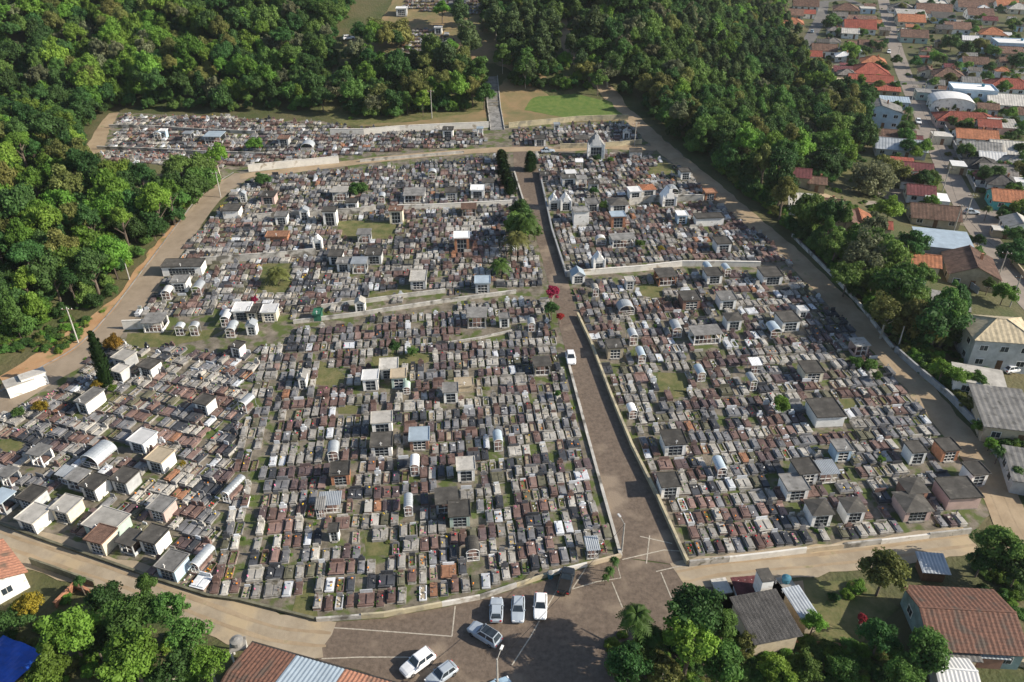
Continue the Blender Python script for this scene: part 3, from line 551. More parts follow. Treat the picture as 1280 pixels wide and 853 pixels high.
# ------------------------------------------------------------------ graves
def g_tpl(seed):
    r = random.Random(seed); R = {k: MB() for k in ('curb', 'grave_body', 'lid', 'headstone', 'plaque', 'vase', 'flowers', 'vase2', 'flowers2')}
    kind = r.choice(['plain', 'plain', 'plain', 'head', 'cross', 'book', 'step', 'head', 'garden', 'double', 'tall'] if seed % 22 else ['garden'])
    dbl = kind == 'double'; wd = r.uniform(.92, 1.1) if not dbl else 2.1; ln = r.uniform(2.15, 2.55); h = r.uniform(.25, .55)
    X, Y = wd/2, ln/2
    R['curb'].box(-X-.03, X+.03, -Y-.04, Y+.06, -.35, .12)
    if kind == 'garden':
        t = .12; R['grave_body'].box(-X, X, -Y, -Y+t, .12, .32).box(-X, X, Y-t, Y, .12, .32).box(-X, -X+t, -Y+t, Y-t, .12, .32).box(X-t, X, -Y+t, Y-t, .12, .32)
        R['lid'].box(-X+t, X-t, -Y+t, Y-t, .12, .2)
        for i in range(2): R['flowers'+('2' if i else '')].cbox((r.uniform(-X+.2, X-.2), r.uniform(-Y+.2, Y-.3), .3), (.16, .16, .16), Matrix.Rotation(.02*i, 4, 'Z'))
    else:
        R['grave_body'].box(-X, X, -Y, Y, .12, h)
        R['lid'].box(-X-.04, X+.04, -Y-.04, Y+.04, h, h+.07)
        for q in ([0] if not dbl else [-X/2, X/2]):
            ww = X-.16 if not dbl else X/2-.12
            if kind in ('step', 'head', 'double', 'book') or r.random() < .5: R['lid'].box(q-ww, q+ww, -Y+.18, Y-.45, h+.07, h+.07+r.uniform(.05, .16))
    top = h+.07 if kind != 'garden' else .12
    hs = r.uniform(.35, .65)
    def book(x, y, s=.36): R['plaque'].cbox((0, 0, 0), (s, s*.7, .06), Matrix.Translation((x, y, top+.22)) @ Matrix.Rotation(math.radians(48), 4, 'X'))
    if kind in ('head', 'double', 'garden'): R['headstone'].box(-X*.8, X*.8, Y-.2, Y-.08, top, top+hs)
    if kind == 'tall': R['headstone'].box(-X, X, Y-.3, Y, top, top+.55).box(-X*.5, X*.5, Y-.25, Y-.06, top+.55, top+.95)
    if kind == 'cross' or r.random() < .4:
        a = cross_mb(r.uniform(.5, .8), r.uniform(-.2, .2), Y-.35, top, .08); R['headstone'] = a if kind == 'cross' or not R['headstone'].v else R['headstone']
    if kind == 'book' or r.random() < .6: book(r.uniform(-.2, .2), r.uniform(.1, Y-.6))
    if False: book(r.uniform(-.2, .2), r.uniform(-Y+.4, 0), .34)
    for i in range(r.choice([1, 1, 2, 2])):
        sx_ = '2' if i else ''
        x, y = r.choice([-1, 1])*r.uniform(.15, X-.15), r.uniform(-Y+.3, Y-.4); hh = r.uniform(.18, .34)
        R['vase'+sx_].box(x-.06, x+.06, y-.06, y+.06, top, top+hh)
        if r.random() < .5:
            for j in range(2): R['flowers'+sx_].cbox((0, 0, 0), (.15, .13, .14), Matrix.Translation((x+r.uniform(-.09, .09), y+r.uniform(-.09, .09), top+hh+.05+r.uniform(0, .09))) @ Matrix.Rotation(r.uniform(0, 3), 4, 'Z') @ Matrix.Rotation(.6, 4, 'X'))
    return dict(kind=kind, w=wd, l=ln, R=R)
TPL = [g_tpl(i+1) for i in range(44)]
SING = [i for i, t in enumerate(TPL) if t['kind'] not in ('double',)]; DBL = [i for i, t in enumerate(TPL) if t['kind'] == 'double'] or [0]
STONES = ['brown_granite']*10+['plum_granite']*4+['grey_granite']*9+['dark_granite']*5+['grey_cement']*11+['pale_cement']*7+['mossy_cement']*4+['rose_granite']*3+['terracotta']+['white_tile']*3
SNAME = dict(brown_granite='brown granite', plum_granite='plum granite', grey_granite='grey granite', dark_granite='black granite', grey_cement='grey cement', pale_cement='pale cement', mossy_cement='mossy cement', rose_granite='rose granite', terracotta='terracotta', white_tile='white tiled', blue_tile='blue tiled')
FLS = ['fl_red', 'fl_yellow', 'fl_pink', 'fl_white', 'fl_white', 'fl_orange', 'fl_green', 'fl_green', 'fl_green', 'fl_red']
BLK = [
 ('central section', 6, 1.40, 2.80, [(302, 750), (395, 772), (480, 767), (600, 745), (690, 716), (771, 692), (749, 611), (730, 541), (713, 476), (704, 441), (696, 410), (689, 370), (645, 370), (560, 383), (440, 401), (366, 410), (359, 426), (323, 606), (303, 700)], 'R', 'avenue'),
 ('narrow strip', 6, 1.32, 2.62, [(312, 500), (334, 430), (355, 424), (320, 606), (300, 690), (299, 750), (263, 741), (284, 640)], 'R', 'long path'),
 ('west section', -18.7, 1.34, 2.58, [(-40, 640), (0, 652), (130, 697), (263, 741), (283, 640), (310, 503), (333, 432), (290, 440), (240, 430), (150, 425), (120, 440), (80, 480), (30, 505), (-40, 540)], 'R', 'long path'),
 ('northwest terraces', 3, 1.30, 2.58, [(335, 400), (200, 400), (158, 398), (192, 372), (222, 320), (262, 276), (285, 246), (305, 230), (330, 219), (420, 213), (500, 205), (620, 194), (640, 217), (662, 290), (677, 330), (686, 366), (640, 363), (560, 370), (440, 388), (370, 400)], 'R', 'avenue'),
 ('northeast terraces', 6, 1.33, 2.65, [(678, 219), (662, 192), (720, 194), (800, 192), (852, 208), (880, 235), (905, 258), (960, 300), (1000, 340), (960, 331), (852, 331), (800, 336), (712, 343), (694, 291)], 'L', 'avenue'),
 ('east section', 6, 1.40, 2.80, [(863, 702), (960, 692), (1030, 683), (1100, 675), (1160, 668), (1208, 662), (1235, 640), (1205, 580), (1130, 480), (1080, 425), (1000, 345), (960, 338), (852, 338), (800, 343), (713, 351), (726, 396), (741, 430), (768, 500), (793, 560), (823, 620)], 'L', 'avenue'),
 ('top left terraces', 0, 1.3, 2.7, [(126, 203), (112, 198), (150, 143), (300, 147), (400, 154), (455, 160), (600, 163), (612, 168), (612, 184), (500, 190), (425, 199), (312, 209), (250, 212)], 'R', 'stairs'),
 ('top right terraces', 3, 1.3, 2.7, [(636, 163), (700, 158), (785, 152), (800, 165), (802, 179), (745, 183), (700, 184), (640, 183)], 'L', 'stairs'),
 ('hilltop cemetery', 0, 1.3, 2.9, [(500, 70), (505, 42), (520, 36), (560, 40), (575, 60), (560, 72)], 'L', 'track'),
 ('highest cemetery', 0, 1.3, 2.9, [(500, 12), (510, -12), (650, -12), (650, 22), (600, 20), (545, 18)], 'L', 'track'),
]
PALM_LOT = [(322, 366), (328, 330), (366, 326), (362, 366)]
GRASSY = [[(465, 445), (520, 438), (545, 450), (470, 470)], [(455, 697), (456, 672), (486, 672), (487, 695)], [(800, 370), (800, 352), (828, 352), (828, 372)], [(822, 498), (820, 466), (858, 466), (862, 495)], [(395, 480), (400, 450), (430, 470), (425, 490)], [(424, 518), (424, 504), (447, 504), (447, 518)],
    [(422, 288), (422, 276), (495, 278), (495, 300), (430, 300)], [(805, 215), (830, 200), (845, 215), (820, 222)], [(365, 775), (368, 745), (392, 733), (396, 770)], PALM_LOT, [(450, 380), (455, 372), (512, 356), (515, 368)], [(155, 436), (158, 418), (215, 415), (280, 412), (260, 425), (210, 434)], [(0, 575), (0, 552), (24, 545), (26, 562)], [(1050, 515), (1048, 490), (1070, 500), (1075, 515)]]
G = []
def blocked(x, y, r=.9):
    for fx, fy, rx, ry, a in FOOT:
        dx, dy = x-fx, y-fy
        if abs(dx) > 8 or abs(dy) > 8: continue
        u = dx*math.cos(a)+dy*math.sin(a); v = -dx*math.sin(a)+dy*math.cos(a)
        if abs(u) < rx+.2 and abs(v) < ry+.75: return True
    return False
def near_wall(X, Y, d):
    m = np.zeros(len(X), bool)
    for pl in WALLP:
        for (ax, ay), (bx, by) in zip(pl, pl[1:]):
            L2 = (bx-ax)**2+(by-ay)**2+1e-9; t = np.clip(((X-ax)*(bx-ax)+(Y-ay)*(by-ay))/L2, 0, 1); m |= (X-ax-t*(bx-ax))**2+(Y-ay-t*(by-ay))**2 < d*d
    return m
for sec, ang, du, dv, poly, side, ref in BLK:
    wp = [tuple(p[:2]) for p in W(poly)]; a = math.radians(ang); ux, uy = math.cos(a), math.sin(a); vx, vy = -uy, ux
    UU = [x*ux+y*uy for x, y in wp]; VV = [x*vx+y*vy for x, y in wp]; v = min(VV)+1.25; row = 0; gx = [W(g) for g in GRASSY]
    vm = min(VV); um = min(UU); shr = {'central section': [(395, 777), (480, 771), (600, 749), (690, 719), (776, 697)], 'east section': [(861, 708), (960, 697), (1030, 688), (1100, 680), (1160, 673), (1212, 667)]}.get(sec)
    if shr: fw = [(q.x*ux+q.y*uy, q.x*vx+q.y*vy) for q in W(shr)]; vm = min(q[1] for q in fw)
    def bend(u_, v_): return (np.interp(u_, [q[0] for q in fw], [q[1] for q in fw])-vm)*np.clip(1-(v_-vm)/40, 0, 1) if shr else 0*u_
    best = (-1, 0)
    for o_ in np.arange(0, dv, .25):
        uu, vv = np.meshgrid(np.arange(um, max(UU), 1.4), np.arange(vm-8+o_, vm+14, dv)); vv = vv+bend(uu, vv); xx = (uu*ux+vv*vx).ravel(); yy = (uu*uy+vv*vy).ravel()
        okk = inpoly(xx+.95*vx, yy+.95*vy, wp) & inpoly(xx-.95*vx, yy-.95*vy, wp) & ~near_wall(xx-.5*vx, yy-.5*vy, .8); best = max(best, (int(okk.sum()), o_))
    v = vm-8+best[1]
    while v < max(VV):
        cells = []; u = min(UU)+.6+random.uniform(0, .3)
        while u < max(UU):
            q = random.random()
            if q < .065: u += du; continue                       # an empty plot
            if q < .14: cells.append((u+du/2, v, DBL[random.randrange(len(DBL))], 1.1)); u += 2*du*.9+.1; continue
            cells.append((u, v+random.uniform(-.2, .2), random.choice(SING), .55)); u += du*random.uniform(.96, 1.06)
        if shr: cells = [(c[0], c[1]+float(bend(c[0], c[1])), c[2], c[3]) for c in cells]
        C = np.array([(c[0]*ux+c[1]*vx, c[0]*uy+c[1]*vy) for c in cells]) if cells else np.zeros((0, 2))
        ok = np.ones(len(C), bool)
        tx, ty = (.12, .6) if sec in ('west section', 'narrow strip') else (.45, .95)
        for sx in (-tx, tx):
            for sy in (-ty, ty): ok &= inpoly(C[:, 0]+sx*ux+sy*vx, C[:, 1]+sx*uy+sy*vy, wp)
        ok &= ~near_wall(C[:, 0]-.4*vx, C[:, 1]-.4*vy, .95)
        for g in gx: ok &= ~inpoly(C[:, 0], C[:, 1], [tuple(p[:2]) for p in g])
        sel = [(C[i], cells[i]) for i in range(len(C)) if ok[i] and not blocked(C[i, 0], C[i, 1])]
        if sel:
            if side == 'R': sel = sel[::-1]
            run = random.choice(STONES)
            for k, (c, ce) in enumerate(sel):
                if random.random() < .6 or run in ('terracotta', 'white_tile', 'mossy_cement'): run = random.choice(STONES)
                px, py, dep = proj(c[0], c[1], 6)
                G.append(dict(x=c[0], y=c[1], z=float(zt(c[0], c[1])), a=a+random.uniform(-.04, .04), t=ce[2], st=run, sec=sec, row=row, k=k, dep=dep, px=px, py=py, ref=ref,
                    hd=random.choice([run, run, 'dark_granite', 'grey_granite', 'pale_cement', 'white_tile', 'brown_granite']), vs=random.choice(['pale_cement', 'brown_granite', 'grey_cement', 'rose_granite']), fl=random.choice(FLS), ld=run if random.random() < .8 else random.choice(STONES), sc=random.uniform(.95, 1.04), zs=random.uniform(.7, 1.35)))
            row += 1
        v += dv*random.uniform(.98, 1.03)
print('graves', len(G), 'shelters', SHN)
G.sort(key=lambda g: g['dep'] if 0 < g['px'] < 1280 and g['py'] < 860 else 1e6)
ROLE = ('curb', 'grave_body', 'lid', 'headstone', 'plaque', 'vase', 'flowers', 'vase2', 'flowers2')
cache = {}
def gmesh(t, role, m):
    k = (t, role, m)
    if k not in cache: cache[k] = TPL[t]['R'][role].mesh(role.strip('2'), m)
    return cache[k]
def gmat(g, role):
    gd = TPL[g['t']]['kind'] == 'garden'
    return {'curb': 'grey_cement', 'grave_body': g['st'], 'lid': ('sand' if g['k'] % 3 else 'grass') if gd else g['ld'], 'headstone': g['hd'], 'plaque': g['hd'], 'vase': g['vs'], 'flowers': g['fl'], 'vase2': g['hd'], 'flowers2': 'fl_green' if g['k'] % 2 else g['fl']}[role]
FN = dict(fl_red='red flowers', fl_yellow='yellow flowers', fl_pink='pink flowers', fl_white='white flowers', fl_orange='orange flowers', fl_green='green sprigs', fl_purple='purple flowers')
NI = 300
for g in G[:NI]:
    T = TPL[g['t']]; R = T['R']
    what = {'garden': 'garden grave', 'double': 'double grave'}.get(T['kind'], 'grave')
    deco = 'with '+FN[g['fl']] if R['flowers'].v else 'with plain lid'
    lab = f"{SNAME[g['st']]} {what} {deco}, {ordn(g['k'])} from the {g['ref'].split()[-1]}, {ordn(g['row'])} row of {g['sec']}"
    t = thing('grave', (g['x'], g['y'], g['z']), g['a'], lab, 'grave', 'graves of the '+g['sec']); t.scale = (g['sc'], g['sc'], g['zs'])
    for role in ROLE:
        if R[role].v: obj(role.strip('2'), gmesh(g['t'], role, gmat(g, role)), t)
# all the farther graves, past the three hundred largest, are one joined mesh
mlist = []; VS, QS, MI = [], [], []; nv = 0; arr = {}
for g in G[NI:]:
    T = TPL[g['t']]['R']; c, s = math.cos(g['a']), math.sin(g['a'])
    for role in ROLE:
        if not T[role].v: continue
        if g['dep'] > 210 and role == 'curb': continue
        if role[:3] == 'flo' and g['dep'] > 120 and (g['k']*7+g['row']) % 3: continue
        key = (g['t'], role)
        if key not in arr: arr[key] = (np.array(T[role].v), np.array(T[role].f))
        V, Q = arr[key]; V = V*[g['sc'], g['sc'], g['zs']]
        V2 = np.stack([V[:, 0]*c-V[:, 1]*s+g['x'], V[:, 0]*s+V[:, 1]*c+g['y'], V[:, 2]+g['z']], -1)
        m = gmat(g, role)
        if m not in mlist: mlist.append(m)
        VS.append(V2); QS.append(Q+nv); nv += len(V); MI.append(np.full(len(Q), mlist.index(m)))
o = obj('far_graves', npmesh('far_graves', np.concatenate(VS), np.concatenate(QS), mlist, np.concatenate(MI)))
tag(o, 'densely packed stone graves receding up the terraces', 'graves', 'graves of the far terraces', 'stuff')
for i, g in enumerate(GRASSY): tag(drape('grass_patch', W(g), .045+.001*i, 'grass', .3))
# free patches of grass and sand between rows
for sec, (x, y, rw, rh, m) in enumerate([(600, 160, 9, 4, 'grass'), (530, 320, 16, 5, 'grass'), (505, 300, 12, 5, 'grass'), (690, 610, 8, 7, 'grass'), (915, 640, 10, 6, 'grass'), (1105, 690, 5, 3, 'grass'), (560, 205, 9, 2, 'grass')]): pass
# ------------------------------------------------------------------ plants
def leaf_cloud(r, cen, rad, n, ls, flat=.8):
    """n leaf-sized quads spread over lumps at cen (k,3) with radius rad (k,)"""
    k = len(cen); i = r.integers(0, k, n); d = r.normal(size=(n, 3)); d[:, 2] = d[:, 2]*flat+.25; d /= np.linalg.norm(d, axis=1)[:, None]
    p = cen[i]+d*(rad[i]*r.uniform(.55, 1.12, n)**.6)[:, None]*np.array([1, 1, flat])
    nr = d+r.normal(size=(n, 3))*.55; nr /= np.linalg.norm(nr, axis=1)[:, None]
    t = np.cross(nr, r.normal(size=(n, 3))); t /= np.linalg.norm(t, axis=1)[:, None]+1e-9; b = np.cross(nr, t)
    s = ls*r.uniform(.6, 1.35, n)[:, None]; t = t*s; b = b*s*r.uniform(.5, .9, n)[:, None]
    V = np.stack([p-t, p-b, p+t, p+b], 1).reshape(-1, 3); return V, np.arange(4*n).reshape(n, 4)
def blob_core(r, cen, rad):
    """rough dark inner lumps that keep the crown from being see-through"""
    g = []; q = []; n = 0
    for c, R in zip(cen, rad):
        m = 6; ring = []
        for a, zz in ((.0, -.75), (.5, -.1), (0, .55)):
            rr = math.sqrt(max(.05, 1-zz*zz)); ring.append([c+np.array([math.cos(2*PI*(i+a)/m)*rr, math.sin(2*PI*(i+a)/m)*rr, zz*.8])*R*.64*r.uniform(.8, 1.1) for i in range(m)])
        top = c+np.array([0, 0, .62*R]); base = n; pts = ring[0]+ring[1]+ring[2]+[top]; g += pts; n += len(pts)
        for k in (0, 1):
            for i in range(m): j = (i+1) % m; q.append((base+k*m+i, base+k*m+j, base+(k+1)*m+j, base+(k+1)*m+i))
        for i in range(0, m, 2): q.append((base+2*m+i, base+2*m+(i+1) % m, base+2*m+(i+2) % m, base+3*m))
    return np.array(g), np.array(q)
def arch(seed, shape, n=5600, ls=.215):
    r = np.random.default_rng(seed)
    if shape in ('round', 'wide', 'sparse', 'tall', 'pine'):
        K = dict(round=64, wide=66, sparse=46, tall=54, pine=54)[shape]; ax = dict(round=(1, 1, .85), wide=(1.15, 1.1, .62), sparse=(1, 1, .9), tall=(.62, .62, 1.25), pine=(.62, .62, 1.4))[shape]
        d = r.normal(size=(K, 3)); d /= np.linalg.norm(d, axis=1)[:, None]; d[:, 2] = np.where(d[:, 2] < -.35, -d[:, 2]*.6, d[:, 2])
        lump = 1+.22*np.sin(d[:, 0]*3+seed)*np.cos(d[:, 1]*4+seed*2)
        cen = d*(r.uniform(.35, 1, K)**.5*lump)[:, None]*np.array(ax)*.78; rad = r.uniform(.12, .33, K); cen *= r.uniform(.8, 1.18, K)[:, None]
        if shape == 'pine': rad *= .8
        V, Q = leaf_cloud(r, cen, rad, n if shape != 'sparse' else int(n*.8), ls/4)
        if shape == 'sparse': C, CQ = blob_core(r, cen[::4], rad[::4]*.6)
        elif shape == 'pine': C, CQ = blob_core(r, cen[::2], rad[::2]*.8)
        else: C, CQ = blob_core(r, cen, rad*.95)
        V = np.concatenate([V, C]); Q = np.concatenate([Q, CQ+4*(len(V)-len(C))//4])
        return V, Q            # unit crown, centre at origin
    if shape == 'cone':
        z = r.uniform(-1, 1, n//2)**1; k = 60; zc = np.linspace(-1, .95, k); cen = np.stack([r.normal(0, .03, k), r.normal(0, .03, k), zc], -1); rad = .17*(1-np.clip((zc+.2)/1.25, 0, 1)**2)+.015
        i = r.integers(0, k, n//2); a = r.uniform(0, 2*PI, n//2); p = cen[i]+np.stack([np.cos(a), np.sin(a), 0*a], -1)*rad[i][:, None]*r.uniform(.7, 1.1, n//2)[:, None]
        t = np.stack([np.cos(a+1.5), np.sin(a+1.5), 0*a], -1)*.022; b = np.stack([np.cos(a)*.3, np.sin(a)*.3, 1+0*a], -1)*.05
        V = np.stack([p-t, p-b, p+t, p+b], 1).reshape(-1, 3); Q = np.arange(len(V)).reshape(-1, 4); C, CQ = blob_core(r, cen[::3], rad[::3]*1.1); return np.concatenate([V, C]), np.concatenate([Q, CQ+len(V)])
    if shape == 'palm':
        V = []; Q = []
        for f in range(30):
            a = 2*PI*f*.382+r.uniform(-.15, .15); el = 1.35-1.5*f/30; px_, pz = 0, 0; L = r.uniform(.8, 1.05); st = 12; pr = None
            for j in range(st+1):
                x = L*j/st; z = math.sin(el)*x-x*x*.85+.15; xx = x*math.cos(el*.8)*.95; c = np.array([math.cos(a)*xx, math.sin(a)*xx, z])
                if pr is not None:
                    sd = np.array([-math.sin(a), math.cos(a), 0]); wl = .24*math.sin(PI*min(1, .12+j/st*.88))+.02
                    for sg in (-1, 1):
                        n0 = len(V); tip = (pr+c)/2+sd*sg*wl+np.array([math.cos(a)*.07, math.sin(a)*.07, -wl*.55]); V += [pr, c, tip+(c-pr)*.35, tip-(c-pr)*.1]; Q.append((n0, n0+1, n0+2, n0+3))
                pr = c
        return np.array(V), np.array(Q)
ARCH = {}
for sh, k in (('round', 4), ('wide', 3), ('sparse', 3), ('tall', 2), ('pine', 3), ('cone', 1), ('palm', 2)):
    ARCH[sh] = [arch(100+i*7+len(sh), sh) for i in range(k)]
crowns = {}
def crown_mesh(sh, i, m):
    key = (sh, i, m)
    if key not in crowns: V, Q = ARCH[sh][i]; crowns[key] = npmesh('crown', V, Q, [m])
    return crowns[key]
trunks = {}
def trunk_mesh(kind, i, m='bark'):
    key = (kind, i, m)
    if key not in trunks:
        r = random.Random(i*5+1); mb = MB()
        if kind == 'palm': p = Vector((0, 0, -.05)); [mb.tube(p+Vector((.01*j, 0, .17*j)), p+Vector((.01*(j+1), 0, .17*(j+1))), .03-.002*j, .028-.002*j, 7) for j in range(6)]
        else:
            top = Vector((r.uniform(-.05, .05), r.uniform(-.05, .05), .62)); mb.tube((0, 0, -.06), top*.5, .04, .03, 7); mb.tube(top*.5, top, .03, .02, 6); mb.tube(top, top+Vector((0, 0, .28)), .02, .006, 5)
            for j in range(5 if kind != 'pine' else 4):
                a = 2*PI*j/5+r.uniform(0, .6); s = top*(.55+.1*j); e = s+Vector((math.cos(a)*.22, math.sin(a)*.22, .2)); mb.tube(s, e, .016, .006, 5)
        trunks[key] = mb.mesh('trunk', m)
    return trunks[key]
NTREE = 0
def tree(p, R, Hh, sh, m, label, cat='tree', group=None, name='tree', zc=None, bark='bark', stretch=1.0):
    """tree standing at p: crown radius R, height Hh"""
    global NTREE; NTREE += 1
    t = thing(name, p, 0, label, cat, group); i = random.randrange(len(ARCH[sh]))
    c = obj('crown', crown_mesh(sh, i, m), t); tr = obj('trunk', trunk_mesh('palm' if sh == 'palm' else 'tree', i, bark), t)
    vz = dict(round=.85, wide=.68, sparse=.9, tall=1.25, pine=1.5, cone=1, palm=.4)[sh]
    c.rotation_euler = (random.uniform(-.08, .08), random.uniform(-.08, .08), random.uniform(0, 6.28))
    if sh == 'cone': c.scale = (R*6, R*6, Hh*.5); c.location = (0, 0, Hh*.5); c.rotation_euler = (0, 0, 1)
    elif sh == 'palm': c.scale = (R, R, R); c.location = (0, 0, Hh-.2*R); c.rotation_euler[0] = c.rotation_euler[1] = 0
    else:
        zz = Hh-R*vz*.9*stretch; c.scale = (R*random.uniform(.92, 1.08), R*random.uniform(.92, 1.08), R if sh not in ('tall', 'pine') else R); c.scale[2] *= stretch; c.location = (0, 0, max(zz, R*vz*.55*stretch))
    ht = c.location[2]+(R*.2 if sh != 'palm' else .1*R); tr.scale = (ht*1.0, ht*1.0, ht/.8); tr.rotation_euler[2] = random.uniform(0, 6)
    if sh == 'pine' or sh == 'tall': tr.scale = (ht*.55, ht*.55, ht/.8)
    if sh == 'cone': tr.scale = (1.5, 1.5, Hh*.8)
    if sh == 'palm': tr.scale = (Hh, Hh, Hh)
    return t
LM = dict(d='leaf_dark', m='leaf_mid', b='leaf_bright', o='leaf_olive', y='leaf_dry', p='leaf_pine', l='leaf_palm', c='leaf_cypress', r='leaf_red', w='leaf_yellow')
LW = dict(d='dark green', m='mid green', b='bright green', o='olive green', y='greyish thinly leaved', p='dark needled', l='green', c='dark green', r='red flowering', w='yellow green')
